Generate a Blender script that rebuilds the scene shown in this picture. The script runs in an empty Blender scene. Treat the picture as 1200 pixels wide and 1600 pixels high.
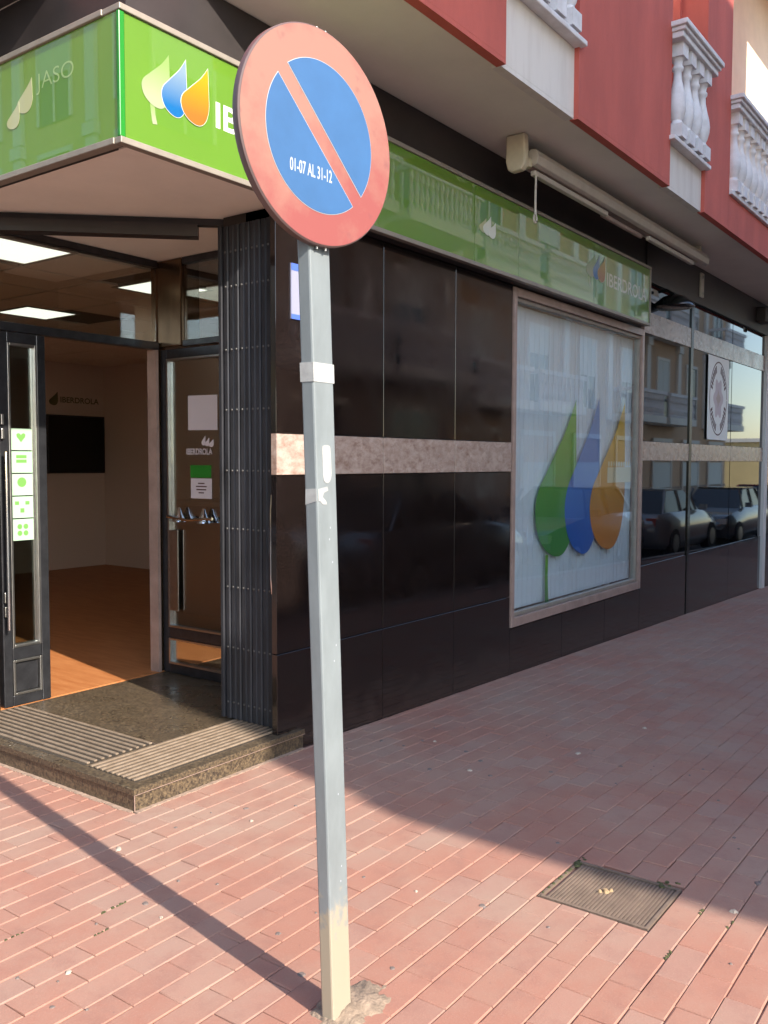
import bpy, bmesh, math, random
from mathutils import Matrix, Vector
random.seed(7)
S = bpy.context.scene
COL = S.collection

# ------------------------------------------------------------------ camera
FPX = 1402.4
cd = bpy.data.cameras.new('camera'); cam = bpy.data.objects.new('camera', cd); COL.objects.link(cam)
cd.sensor_fit = 'VERTICAL'; cd.sensor_height = 36; cd.sensor_width = 27
cd.lens = 36*FPX/1600; cd.clip_start = .05; cd.clip_end = 3000
fw = Vector((.80456376, .59122706, -.05592606)); rt = Vector((.59226446, -.80573978, .00249191)); up = Vector((.04358857, .03512792, .9984318))
CAM = Vector((-2.4323, -3.11674, 1.5))
cam.matrix_world = Matrix(((rt.x, up.x, -fw.x, CAM.x), (rt.y, up.y, -fw.y, CAM.y), (rt.z, up.z, -fw.z, CAM.z), (0, 0, 0, 1)))
S.camera = cam

# ------------------------------------------------------------------ sky, sun, exposure
ELEV = math.radians(32); SAZ = math.atan2(-.203, -.979)
W = bpy.data.worlds.new('World'); S.world = W; W.use_nodes = True
wn = W.node_tree.nodes; sk = wn.new('ShaderNodeTexSky'); sk.sky_type = 'NISHITA'; sk.sun_disc = False
sk.sun_elevation = ELEV; sk.sun_rotation = SAZ % (2*math.pi)
sk.air_density = 1.0; sk.dust_density = .7; sk.ozone_density = 1.0
W.node_tree.links.new(sk.outputs[0], wn['Background'].inputs[0]); wn['Background'].inputs[1].default_value = .15
sd = bpy.data.lights.new('sun', 'SUN'); sd.energy = 3.0; sd.angle = math.radians(.6); sd.color = (1, .93, .82)
sun = bpy.data.objects.new('sun', sd); COL.objects.link(sun)
sdir = Vector((math.sin(SAZ)*math.cos(ELEV), math.cos(SAZ)*math.cos(ELEV), math.sin(ELEV)))
sun.rotation_euler = sdir.to_track_quat('Z', 'Y').to_euler(); sun.location = (0, 0, 30)
S.view_settings.view_transform = 'Standard'; S.view_settings.look = 'None'
S.view_settings.exposure = 1.75; S.view_settings.gamma = 1; S.view_settings.use_curve_mapping = False

# ------------------------------------------------------------------ materials
def _n(nt, t, **kw):
    n = nt.nodes.new(t)
    for k, v in kw.items(): setattr(n, k, v)
    return n
def mat(name, col, rough=.6, metal=0, var=.0, vscale=6, col2=None, bump=0, bscale=60, spec=.5, coat=0, emit=None, estr=0, stretch=None, ior=None, detail=6, lo=.35, hi=.65, rvar=0):
    m = bpy.data.materials.new(name); m.use_nodes = True; nt = m.node_tree; b = nt.nodes['Principled BSDF']
    b.inputs['Base Color'].default_value = (*col, 1); b.inputs['Roughness'].default_value = rough; b.inputs['Metallic'].default_value = metal
    b.inputs['Specular IOR Level'].default_value = spec
    if ior: b.inputs['IOR'].default_value = ior
    if coat: b.inputs['Coat Weight'].default_value = coat; b.inputs['Coat IOR'].default_value = 1.5 if coat < .95 else 1.95; b.inputs['Coat Roughness'].default_value = .008
    if emit: b.inputs['Emission Color'].default_value = (*emit, 1); b.inputs['Emission Strength'].default_value = estr
    if var or col2 or bump or rvar:
        g = _n(nt, 'ShaderNodeNewGeometry'); mp = _n(nt, 'ShaderNodeMapping'); nt.links.new(g.outputs['Position'], mp.inputs[0])
        if stretch: mp.inputs['Scale'].default_value = stretch
    if var or col2:
        t = _n(nt, 'ShaderNodeTexNoise'); t.inputs['Scale'].default_value = vscale; t.inputs['Detail'].default_value = detail; t.inputs['Roughness'].default_value = .65
        nt.links.new(mp.outputs[0], t.inputs['Vector'])
        r = _n(nt, 'ShaderNodeValToRGB'); r.color_ramp.elements[0].position = lo; r.color_ramp.elements[1].position = hi
        c2 = col2 or tuple(min(1, c*(1+var)) for c in col); c1 = col if col2 else tuple(c*(1-var) for c in col)
        r.color_ramp.elements[0].color = (*c1, 1); r.color_ramp.elements[1].color = (*c2, 1)
        nt.links.new(t.outputs['Fac'], r.inputs[0]); nt.links.new(r.outputs[0], b.inputs['Base Color'])
    if rvar:
        t = _n(nt, 'ShaderNodeTexNoise'); t.inputs['Scale'].default_value = 4; t.inputs['Detail'].default_value = 8
        nt.links.new(mp.outputs[0], t.inputs['Vector'])
        mr = _n(nt, 'ShaderNodeMapRange'); mr.inputs['From Min'].default_value = .35; mr.inputs['From Max'].default_value = .7
        mr.inputs['To Min'].default_value = rough; mr.inputs['To Max'].default_value = rough+rvar
        nt.links.new(t.outputs['Fac'], mr.inputs['Value']); nt.links.new(mr.outputs[0], b.inputs['Roughness'])
    if bump:
        t = _n(nt, 'ShaderNodeTexNoise'); t.inputs['Scale'].default_value = bscale; t.inputs['Detail'].default_value = 5
        nt.links.new(mp.outputs[0], t.inputs['Vector'])
        u = _n(nt, 'ShaderNodeBump'); u.inputs['Strength'].default_value = bump; u.inputs['Distance'].default_value = .01
        nt.links.new(t.outputs['Fac'], u.inputs['Height']); nt.links.new(u.outputs[0], b.inputs['Normal'])
    return m

def pane_mat(name, tint=(1, 1, 1), f0=.06, rough=0.0, gcol=(1, 1, 1), power=5):
    # a thin pane: what is not mirrored off its two faces passes straight through
    m = bpy.data.materials.new(name); m.use_nodes = True; nt = m.node_tree; nt.nodes.clear()
    out = _n(nt, 'ShaderNodeOutputMaterial'); mx = _n(nt, 'ShaderNodeMixShader')
    tr = _n(nt, 'ShaderNodeBsdfTransparent'); gl = _n(nt, 'ShaderNodeBsdfGlossy'); gl.inputs['Roughness'].default_value = rough
    tr.inputs[0].default_value = (*tint, 1); gl.inputs[0].default_value = (*gcol, 1)
    g = _n(nt, 'ShaderNodeNewGeometry'); d = _n(nt, 'ShaderNodeVectorMath', operation='DOT_PRODUCT')
    nt.links.new(g.outputs['Normal'], d.inputs[0]); nt.links.new(g.outputs['Incoming'], d.inputs[1])
    a = _n(nt, 'ShaderNodeMath', operation='ABSOLUTE'); nt.links.new(d.outputs['Value'], a.inputs[0])
    s = _n(nt, 'ShaderNodeMath', operation='SUBTRACT'); s.inputs[0].default_value = 1; nt.links.new(a.outputs[0], s.inputs[1])
    p = _n(nt, 'ShaderNodeMath', operation='POWER'); nt.links.new(s.outputs[0], p.inputs[0]); p.inputs[1].default_value = power
    q = _n(nt, 'ShaderNodeMath', operation='MULTIPLY_ADD'); nt.links.new(p.outputs[0], q.inputs[0]); q.inputs[1].default_value = 1-f0; q.inputs[2].default_value = f0
    nt.links.new(q.outputs[0], mx.inputs[0]); nt.links.new(tr.outputs[0], mx.inputs[1]); nt.links.new(gl.outputs[0], mx.inputs[2])
    nt.links.new(mx.outputs[0], out.inputs[0]); return m

def brick_mat(name, per_object):
    m = bpy.data.materials.new(name); m.use_nodes = True; nt = m.node_tree; b = nt.nodes['Principled BSDF']
    if per_object: src = _n(nt, 'ShaderNodeObjectInfo').outputs['Random']
    else:
        a = _n(nt, 'ShaderNodeAttribute'); a.attribute_name = 'tone'; src = a.outputs['Fac']
    r = _n(nt, 'ShaderNodeValToRGB'); e = r.color_ramp.elements
    e[0].position = 0; e[0].color = (.318, .151, .106, 1); e[1].position = 1; e[1].color = (.338, .174, .126, 1)
    for p, c in ((.3, (.332, .158, .112)), (.55, (.316, .149, .106)), (.8, (.312, .180, .138))):
        x = e.new(p); x.color = (*c, 1)
    nt.links.new(src, r.inputs[0])
    g = _n(nt, 'ShaderNodeNewGeometry')
    def noise(sc, det, lo, hi):
        t = _n(nt, 'ShaderNodeTexNoise'); t.inputs['Scale'].default_value = sc; t.inputs['Detail'].default_value = det; t.inputs['Roughness'].default_value = .7
        nt.links.new(g.outputs['Position'], t.inputs['Vector'])
        k = _n(nt, 'ShaderNodeMapRange'); k.inputs['From Min'].default_value = lo; k.inputs['From Max'].default_value = hi
        nt.links.new(t.outputs['Fac'], k.inputs['Value']); return t, k.outputs[0]
    def mix(fac, scale, c1, c2, mode='MIX'):
        x = _n(nt, 'ShaderNodeMix', data_type='RGBA', blend_type=mode)
        mm = _n(nt, 'ShaderNodeMath', operation='MULTIPLY'); mm.inputs[1].default_value = scale; nt.links.new(fac, mm.inputs[0]); nt.links.new(mm.outputs[0], x.inputs[0])
        nt.links.new(c1, x.inputs[6])
        if isinstance(c2, tuple): x.inputs[7].default_value = (*c2, 1)
        else: nt.links.new(c2, x.inputs[7])
        return x.outputs[2]
    _, n1 = noise(1.1, 6, .42, .68); c = mix(n1, .75, r.outputs[0], (.325, .225, .17))         # broad dusty film
    _, n2 = noise(6, 9, .5, .75); c = mix(n2, .6, c, (.23, .112, .088))                      # scuffs
    t3, n3 = noise(160, 4, .52, .75); c = mix(n3, .35, c, (.42, .26, .205))                   # grit
    _, n4 = noise(38, 3, .66, .72); c = mix(n4, .4, c, (.15, .09, .08))                      # small dark spots
    nt.links.new(c, b.inputs['Base Color']); b.inputs['Roughness'].default_value = .78; b.inputs['Specular IOR Level'].default_value = .35
    u = _n(nt, 'ShaderNodeBump'); u.inputs['Strength'].default_value = .25; u.inputs['Distance'].default_value = .004
    nt.links.new(t3.outputs['Fac'], u.inputs['Height']); nt.links.new(u.outputs[0], b.inputs['Normal'])
    return m

def drop_mat(name, top, bottom, rough=.35, coat=0):
    m = bpy.data.materials.new(name); m.use_nodes = True; nt = m.node_tree; b = nt.nodes['Principled BSDF']
    t = _n(nt, 'ShaderNodeTexCoord'); s = _n(nt, 'ShaderNodeSeparateXYZ'); nt.links.new(t.outputs['Generated'], s.inputs[0])
    r = _n(nt, 'ShaderNodeValToRGB'); r.color_ramp.elements[0].color = (*bottom, 1); r.color_ramp.elements[1].color = (*top, 1)
    r.color_ramp.elements[0].position = .15; r.color_ramp.elements[1].position = .8
    nt.links.new(s.outputs['Z'], r.inputs[0]); nt.links.new(r.outputs[0], b.inputs['Base Color']); b.inputs['Roughness'].default_value = rough
    b.inputs['Coat Weight'].default_value = coat; b.inputs['Coat Roughness'].default_value = .02
    return m

M = {}
M['brick'] = brick_mat('brick_paver', True); M['brickf'] = brick_mat('brick_paver_far', False)
M['bed'] = mat('joint_sand', (.24, .125, .095), .95, var=.25, vscale=25, bump=.5)
M['asphalt'] = mat('asphalt', (.085, .083, .08), .9, var=.3, vscale=30, bump=.5, bscale=150)
M['kerb'] = mat('kerb_stone', (.33, .31, .28), .85, var=.2, vscale=10)
def granite():
    # polished dark granite: black matrix, brown mica flecks of two sizes, faint dusty smears that dull the polish
    m = mat('brown_granite', (.0045, .0032, .003), .035, col2=(.030, .018, .0145), vscale=120, detail=5, spec=.62, lo=.46, hi=.74, rvar=.14); nt = m.node_tree; b = nt.nodes['Principled BSDF']
    src = b.inputs['Base Color'].links[0].from_socket; g = next(n for n in nt.nodes if n.type == 'NEW_GEOMETRY')
    v = _n(nt, 'ShaderNodeTexVoronoi'); v.inputs['Scale'].default_value = 95; nt.links.new(g.outputs['Position'], v.inputs['Vector'])
    k = _n(nt, 'ShaderNodeMapRange'); k.inputs['From Min'].default_value = .16; k.inputs['From Max'].default_value = .05; k.inputs['To Max'].default_value = .6; nt.links.new(v.outputs['Distance'], k.inputs['Value'])
    x = _n(nt, 'ShaderNodeMix', data_type='RGBA'); nt.links.new(k.outputs[0], x.inputs[0]); nt.links.new(src, x.inputs[6]); x.inputs[7].default_value = (.05, .03, .022, 1)
    # dust and splash near the pavement
    sx = _n(nt, 'ShaderNodeSeparateXYZ'); nt.links.new(g.outputs['Position'], sx.inputs[0])
    t = _n(nt, 'ShaderNodeTexNoise'); t.inputs['Scale'].default_value = 11; t.inputs['Detail'].default_value = 9; nt.links.new(g.outputs['Position'], t.inputs['Vector'])
    a = _n(nt, 'ShaderNodeMath', operation='MULTIPLY_ADD'); a.inputs[1].default_value = -.55; nt.links.new(t.outputs['Fac'], a.inputs[0]); nt.links.new(sx.outputs['Z'], a.inputs[2])
    d = _n(nt, 'ShaderNodeMapRange'); d.inputs['From Min'].default_value = -.05; d.inputs['From Max'].default_value = -.42; d.inputs['To Max'].default_value = .5; nt.links.new(a.outputs[0], d.inputs['Value'])
    y = _n(nt, 'ShaderNodeMix', data_type='RGBA'); nt.links.new(d.outputs[0], y.inputs[0]); nt.links.new(x.outputs[2], y.inputs[6]); y.inputs[7].default_value = (.075, .05, .042, 1)
    nt.links.new(y.outputs[2], b.inputs['Base Color']); return m
M['granite'] = granite()
M['stepgranite'] = mat('step_granite', (.03, .023, .018), .22, col2=(.19, .135, .078), vscale=85, detail=7, lo=.38, hi=.74, rvar=.25)
M['marble'] = mat('pink_marble', (.24, .15, .115), .22, col2=(.43, .33, .275), vscale=14, detail=10, stretch=(1, 1, 1.6), lo=.33, hi=.6, rvar=.1)
M['trim'] = mat('window_trim', (.32, .22, .18), .35, var=.15, vscale=8)
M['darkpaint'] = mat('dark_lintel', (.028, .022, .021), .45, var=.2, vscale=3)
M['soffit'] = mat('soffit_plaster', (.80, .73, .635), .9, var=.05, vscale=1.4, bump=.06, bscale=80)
M['red'] = mat('red_render', (.54, .115, .083), .85, var=.13, vscale=1.5, bump=.35, bscale=260, detail=10, stretch=(1.6, 1.6, .45))
M['white'] = mat('white_render', (.72, .655, .585), .85, col2=(.60, .52, .45), vscale=3.2, stretch=(2.2, 2.2, .35), bump=.08, bscale=150, lo=.45, hi=.8)
M['cast'] = mat('cast_stone_white', (.78, .75, .75), .8, col2=(.60, .56, .54), vscale=9, detail=10, lo=.4, hi=.75, bump=.05, bscale=120)
M['cream'] = mat('cream_render', (.76, .62, .46), .85, var=.05, vscale=2)
M['alu'] = mat('aluminium', (.42, .41, .39), .35, 1, var=.1, vscale=20)
M['alumatt'] = mat('matt_aluminium', (.29, .25, .205), .5, .3, var=.08, vscale=12)
M['grate'] = mat('worn_brown_grate', (.27, .20, .14), .6, .15, col2=(.19, .135, .09), vscale=18)
M['dalu'] = mat('dark_aluminium', (.055, .055, .06), .28, .7, var=.2, vscale=14)
M['galv'] = mat('galvanised_steel', (.168, .188, .194), .5, 0, var=.10, vscale=16, detail=8, stretch=(1, 1, .35))
M['steel'] = mat('gate_steel', (.020, .020, .024), .55, .15, var=.4, vscale=9, rvar=.15, stretch=(1, 1, .3))
M['rivet'] = mat('rivet_steel', (.16, .155, .15), .4, .8)
M['green'] = mat('green_acrylic', (.10, .225, .016), .35, var=.03, vscale=2, coat=1)
M['greenedge'] = mat('green_edge', (.015, .20, .02), .3, coat=.6)
M['letter'] = mat('white_letter', (.62, .64, .55), .4, coat=.3)
M['whitevinyl'] = mat('white_vinyl', (.78, .78, .75), .5)
M['black'] = mat('black_screen', (.006, .007, .006), .18)
M['tint'] = mat('tinted_glass', (.004, .004, .005), .022, spec=.5, ior=1.5)
M['pane'] = pane_mat('window_pane', (.93, .96, .97), .045, gcol=(.95, .97, 1))
M['doorpane'] = pane_mat('door_pane', (.84, .88, .86), .15)
M['leafpane'] = pane_mat('door_leaf_pane', (.62, .68, .65), .30)
M['blind'] = mat('blind_fabric', (.64, .67, .68), .8, var=.03, vscale=3)
M['woodfloor'] = mat('laminate_floor', (.36, .125, .038), .5, col2=(.46, .185, .065), vscale=3, stretch=(9, 1.2, 1), detail=8)
M['inwall'] = mat('interior_paint', (.70, .56, .47), .9)
M['intile'] = mat('ceiling_tile', (.80, .66, .54), .9, var=.05, vscale=40)
M['ceilgrid'] = mat('ceiling_grid', (.12, .09, .07), .8)
M['lampe'] = mat('lamp_diffuser', (.8, .8, .75), .5, emit=(1, .98, .86), estr=.6)
M['column'] = mat('bronze_cladding', (.16, .10, .06), .2, .85, var=.2, vscale=5, stretch=(3, 3, .5))
M['chrome'] = mat('chrome', (.6, .6, .6), .12, 1)
def faded_red():
    # sun-bleached paint: pink where it has bleached, still red where it has not, with scuffs
    m = mat('faded_red', (.23, .06, .055), .5, col2=(.265, .128, .098), vscale=4.5, detail=9, lo=.40, hi=.64); nt = m.node_tree; b = nt.nodes['Principled BSDF']
    ramp = next(n for n in nt.nodes if n.type == 'VALTORGB'); tex = next(n for n in nt.nodes if n.type == 'TEX_NOISE')
    g = next(n for n in nt.nodes if n.type == 'NEW_GEOMETRY'); sx = _n(nt, 'ShaderNodeSeparateXYZ'); nt.links.new(g.outputs['Position'], sx.inputs[0])
    k = _n(nt, 'ShaderNodeMapRange'); k.inputs['From Min'].default_value = 2.04; k.inputs['From Max'].default_value = 2.26; k.inputs['To Min'].default_value = -.20; k.inputs['To Max'].default_value = .10; nt.links.new(sx.outputs['Z'], k.inputs['Value'])
    a = _n(nt, 'ShaderNodeMath', operation='ADD'); nt.links.new(tex.outputs['Fac'], a.inputs[0]); nt.links.new(k.outputs[0], a.inputs[1]); nt.links.new(a.outputs[0], ramp.inputs[0])
    t = _n(nt, 'ShaderNodeTexNoise'); t.inputs['Scale'].default_value = 17; t.inputs['Detail'].default_value = 8; nt.links.new(g.outputs['Position'], t.inputs['Vector'])
    q = _n(nt, 'ShaderNodeMapRange'); q.inputs['From Min'].default_value = .61; q.inputs['From Max'].default_value = .72; q.inputs['To Max'].default_value = .55; nt.links.new(t.outputs['Fac'], q.inputs['Value'])
    x = _n(nt, 'ShaderNodeMix', data_type='RGBA'); nt.links.new(q.outputs[0], x.inputs[0]); nt.links.new(ramp.outputs[0], x.inputs[6]); x.inputs[7].default_value = (.16, .05, .055, 1)
    nt.links.new(x.outputs[2], b.inputs['Base Color']); return m
M['signred'] = faded_red()
M['signblue'] = mat('sign_blue', (.032, .098, .225), .5, var=.07, vscale=7, detail=8)
M['signwhite'] = mat('sign_white', (.36, .38, .42), .5)
M['signback'] = mat('sign_back', (.13, .085, .08), .5, .2)
M['tape'] = mat('white_tape', (.33, .33, .32), .65, var=.12, vscale=40)
M['concrete'] = mat('footing_concrete', (.29, .21, .15), .95, col2=(.17, .125, .09), vscale=30, bump=.8, bscale=60)
M['awn'] = mat('cream_metal', (.50, .44, .37), .45, var=.06, vscale=10)
M['awncloth'] = mat('awning_cloth', (.40, .30, .26), .9, var=.1, vscale=6)
M['plasticcream'] = mat('cream_plastic', (.58, .50, .36), .4, var=.06, vscale=14)
M['paper'] = mat('paper', (.60, .52, .52), .8)
M['gum'] = mat('old_gum', (.15, .115, .10), .8)
M['moss'] = mat('moss', (.06, .062, .022), .95, var=.5, vscale=60)
M['litter'] = mat('pale_litter', (.40, .33, .26), .8)
M['olive'] = mat('olive_lettering', (.14, .13, .05), .6)
M['leafm'] = mat('dry_leaf_brown', (.32, .22, .12), .9)
M['cover'] = mat('access_cover', (.13, .09, .065), .85, col2=(.20, .14, .10), vscale=9, detail=9, bump=.3)
M['covergap'] = mat('cover_gap', (.045, .034, .024), .95)
M['stickgreen'] = mat('mint_sticker', (.33, .47, .33), .5)
M['icon'] = mat('icon_green', (.12, .28, .06), .5)
M['rubber'] = mat('tyre_rubber', (.02, .02, .02), .8)
M['yellowr'] = mat('ochre_render', (.66, .50, .24), .9, var=.05, vscale=1)
M['peachr'] = mat('peach_render', (.52, .34, .22), .9, var=.05, vscale=1)
M['whiter'] = mat('street_white_render', (.74, .70, .64), .9, var=.05, vscale=1)
M['greyr'] = mat('grey_render', (.27, .205, .17), .9, var=.06, vscale=1)
M['street_glass'] = mat('street_window_glass', (.02, .025, .03), .05)
M['shutter'] = mat('roller_shutter', (.60, .60, .56), .7)
M['skybluep'] = mat('sign_print_blue', (.06, .12, .45), .5)
M['brownprint'] = mat('brown_print', (.12, .065, .06), .7)
M['paleprint'] = mat('pale_print', (.52, .42, .36), .7)
M['dimtext'] = mat('frosted_lettering', (.30, .42, .16), .4, coat=.8)
M['palepink'] = mat('pale_pink_print', (.42, .42, .22), .4, coat=.8)

# galvanised pole with a cream paint remnant at its foot (a real coat of paint with its own ragged edge)
def pole_mat():
    m = M['galv'].copy(); m.name = 'pole_steel'; nt = m.node_tree; b = nt.nodes['Principled BSDF']
    src = b.inputs['Base Color'].links[0].from_socket
    g = _n(nt, 'ShaderNodeNewGeometry'); s = _n(nt, 'ShaderNodeSeparateXYZ'); nt.links.new(g.outputs['Position'], s.inputs[0])
    t = _n(nt, 'ShaderNodeTexNoise'); t.inputs['Scale'].default_value = 42; t.inputs['Detail'].default_value = 7
    nt.links.new(g.outputs['Position'], t.inputs['Vector'])
    a = _n(nt, 'ShaderNodeMath', operation='MULTIPLY_ADD'); a.inputs[1].default_value = .30; nt.links.new(t.outputs['Fac'], a.inputs[0]); nt.links.new(s.outputs['Z'], a.inputs[2])
    k = _n(nt, 'ShaderNodeMapRange'); k.inputs['From Min'].default_value = .41; k.inputs['From Max'].default_value = .49; k.inputs['To Min'].default_value = .93; k.inputs['To Max'].default_value = 0
    nt.links.new(a.outputs[0], k.inputs['Value'])
    x = _n(nt, 'ShaderNodeMix', data_type='RGBA'); nt.links.new(k.outputs[0], x.inputs[0]); nt.links.new(src, x.inputs[6]); x.inputs[7].default_value = (.30, .255, .185, 1)
    nt.links.new(x.outputs[2], b.inputs['Base Color']); return m
M['pole'] = pole_mat()

# ------------------------------------------------------------------ mesh helpers
class MB:
    def __init__(s): s.v = []; s.f = []
    def add(s, vs, fs):
        o = len(s.v); s.v += [tuple(v) for v in vs]; s.f += [tuple(i+o for i in f) for f in fs]; return s
    def box(s, x0, x1, y0, y1, z0, z1, X=None):
        vs = [(x0, y0, z0), (x1, y0, z0), (x1, y1, z0), (x0, y1, z0), (x0, y0, z1), (x1, y0, z1), (x1, y1, z1), (x0, y1, z1)]
        if X is not None: vs = [X @ Vector(v) for v in vs]
        return s.add(vs, [(3, 2, 1, 0), (4, 5, 6, 7), (0, 1, 5, 4), (1, 2, 6, 5), (2, 3, 7, 6), (3, 0, 4, 7)])
    def prism(s, poly, axis, a, b):
        # poly: 2-D points in the two other axes, extruded along axis from a to b
        def P(p, t):
            return {0: (t, p[0], p[1]), 1: (p[0], t, p[1]), 2: (p[0], p[1], t)}[axis]
        n = len(poly)
        area = sum(poly[i][0]*poly[(i+1) % n][1]-poly[(i+1) % n][0]*poly[i][1] for i in range(n))
        if area < 0: poly = poly[::-1]
        if (axis == 1): poly = poly[::-1]
        if a > b: a, b = b, a
        vs = [P(p, a) for p in poly]+[P(p, b) for p in poly]
        fs = [tuple(range(n))[::-1], tuple(range(n, 2*n))]+[(i, (i+1) % n, n+(i+1) % n, n+i) for i in range(n)]
        return s.add(vs, fs)
    def lathe(s, prof, c=(0, 0, 0), n=12, X=None):
        vs = []; m = len(prof)
        for r, z in prof:
            for i in range(n):
                a = 2*math.pi*i/n; vs.append(Vector((r*math.cos(a), r*math.sin(a), z)))
        if X is not None: vs = [X @ v for v in vs]
        vs = [v+Vector(c) for v in vs]
        fs = [(j*n+i, j*n+(i+1) % n, (j+1)*n+(i+1) % n, (j+1)*n+i) for j in range(m-1) for i in range(n)]
        fs += [tuple(range(n))[::-1], tuple(range((m-1)*n, m*n))]
        return s.add(vs, fs)
    def tube(s, pts, r, n=8):
        pts = [Vector(p) for p in pts]; vs = []; m = len(pts)
        for i, p in enumerate(pts):
            d = (pts[min(i+1, m-1)]-pts[max(i-1, 0)]).normalized()
            a = d.cross(Vector((0, 0, 1)) if abs(d.z) < .9 else Vector((1, 0, 0))).normalized(); b = d.cross(a)
            rr = r[i] if isinstance(r, (list, tuple)) else r
            vs += [p+rr*(math.cos(2*math.pi*k/n)*a+math.sin(2*math.pi*k/n)*b) for k in range(n)]
        fs = [(j*n+(i+1) % n, j*n+i, (j+1)*n+i, (j+1)*n+(i+1) % n) for j in range(m-1) for i in range(n)]
        fs += [tuple(range(n)), tuple(range((m-1)*n, m*n))[::-1]]
        return s.add(vs, fs)
    def mesh(s, name):
        me = bpy.data.meshes.new(name); me.from_pydata(s.v, [], s.f); me.update(); return me

def link(name, me, m, parent=None, smooth=False, bevel=0, seg=2):
    o = bpy.data.objects.new(name, me); COL.objects.link(o)
    if m is not None and len(me.materials) == 0: me.materials.append(M[m] if isinstance(m, str) else m)
    if smooth:
        for p in me.polygons: p.use_smooth = True
        if smooth == 'auto':
            e = o.modifiers.new('split', 'EDGE_SPLIT'); e.split_angle = math.radians(38)
    if bevel:
        b = o.modifiers.new('bevel', 'BEVEL'); b.width = bevel; b.segments = seg; b.limit_method = 'ANGLE'; b.angle_limit = math.radians(40)
        b.harden_normals = False
    if parent is not None:
        o.parent = parent; o.matrix_parent_inverse = Matrix.Translation(-parent_loc(parent))
    return o
def parent_loc(p):
    # world position of an object whose ancestors are unrotated
    v = Vector(p.location); q = p
    if p.parent: v = p.parent_world if False else Vector(PLOC.get(p.name, (0, 0, 0)))
    return v
PLOC = {}
def tag(o, label=None, cat=None, group=None, kind=None):
    for k, v in (('label', label), ('category', cat), ('group', group), ('kind', kind)):
        if v: o[k] = v
    return o
def empty(name, loc, label, cat, group=None):
    o = bpy.data.objects.new(name, None); COL.objects.link(o); o.location = loc; o.empty_display_size = .1
    return tag(o, label, cat, group)
def bx(name, m, parent, x0, x1, y0, y1, z0, z1, bevel=0, **kw):
    return link(name, MB().box(x0, x1, y0, y1, z0, z1).mesh(name), m, parent, bevel=bevel, **kw)
def text_mesh(body, width=None, height=None, extrude=.0015, bold=0, shear=0):
    cu = bpy.data.curves.new('t', 'FONT'); cu.body = body; cu.extrude = 0; cu.offset = bold; cu.shear = shear
    o = bpy.data.objects.new('t', cu); COL.objects.link(o); dg = bpy.context.evaluated_depsgraph_get()
    me = bpy.data.meshes.new_from_object(o.evaluated_get(dg)); bpy.data.objects.remove(o); bpy.data.curves.remove(cu)
    xs = [v.co.x for v in me.vertices]; ys = [v.co.y for v in me.vertices]
    x0, x1, y0, y1 = min(xs), max(xs), min(ys), max(ys)
    sx = (width/(x1-x0)) if width else 1; sy = (height/(y1-y0)) if height else sx
    for v in me.vertices: v.co = ((v.co.x-x0)*sx, (v.co.y-y0)*sy, 0)
    return me
def place_flat(me, origin, ux, uy):
    ux = Vector(ux); uy = Vector(uy); o = Vector(origin)
    for v in me.vertices: v.co = o+ux*v.co.x+uy*v.co.y
    me.update(); return me
def solidify(o, t, off=0):
    s = o.modifiers.new('solid', 'SOLIDIFY'); s.thickness = t; s.offset = off; return o
def smoothpoly(pts, n=6):
    out = []; L = len(pts)
    for i in range(L):
        p0, p1, p2, p3 = [Vector(pts[(i+k-1) % L]) for k in range(4)]
        for j in range(n):
            t = j/n
            out.append(tuple(.5*((2*p1)+(-p0+p2)*t+(2*p0-5*p1+4*p2-p3)*t*t+(-p0+3*p1-3*p2+p3)*t**3)))
    return out
DROP = [(.97, 1.0), (.985, .80), (1.0, .55), (1.0, .33), (.90, .13), (.72, .02), (.5, 0), (.25, .05), (.07, .15), (0, .29), (.07, .42), (.27, .54), (.48, .66), (.69, .78), (.84, .89)]
def drop_poly(x0, x1, z0, z1, n=4):
    tip = (.97, 1.0)
    pts = []; L = len(DROP)
    for i in range(L):
        if i == L-1: segs = [(DROP[i])]; pts += segs; continue
        p0 = DROP[i-1] if i > 0 else DROP[0]; p1 = DROP[i]; p2 = DROP[i+1]; p3 = DROP[min(i+2, L-1)]
        for j in range(n):
            t = j/n; a, b, c, d = map(Vector, (p0, p1, p2, p3))
            pts.append(tuple(.5*((2*b)+(-a+c)*t+(2*a-5*b+4*c-d)*t*t+(-a+3*b-3*c+d)*t**3)))
    return [(x0+(x1-x0)*p[0], z0+(z1-z0)*p[1]) for p in pts]

def zg(x):
    return 0 if x < .9 else (-.024*(min(x, 22)-.9))

# ------------------------------------------------------------------ GROUND
XB = [-400, -60, -3.2, .9, 6, 12, 22, 60, 400]
def strip(y0, y1, dz, bottom=None, xs=None):
    b = MB(); xs = xs or XB
    for a, c in zip(xs[:-1], xs[1:]):
        b.add([(a, y0, zg(a)+dz), (c, y0, zg(c)+dz), (c, y1, zg(c)+dz), (a, y1, zg(a)+dz)], [(0, 1, 2, 3)])
    return b
tag(link('road', strip(-500, 500, -.14).mesh('road'), 'asphalt'), kind='structure')
KX, KY = -3.1, -2.95
b = MB()
for a, c in zip([KX+.12, .9, 6, 12, 22], [.9, 6, 12, 22, 60]):
    b.add([(a, KY+.12, zg(a)-.012), (c, KY+.12, zg(c)-.012), (c, .1, zg(c)-.012), (a, .1, zg(a)-.012)], [(0, 1, 2, 3)])
b.add([(KX+.12, .1, -.012), (.1, .1, -.012), (.1, 60, -.012), (KX+.12, 60, -.012)], [(0, 1, 2, 3)])
pav = tag(link('pavement', b.mesh('pavement'), 'bed'), kind='structure')
b = MB()
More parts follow.
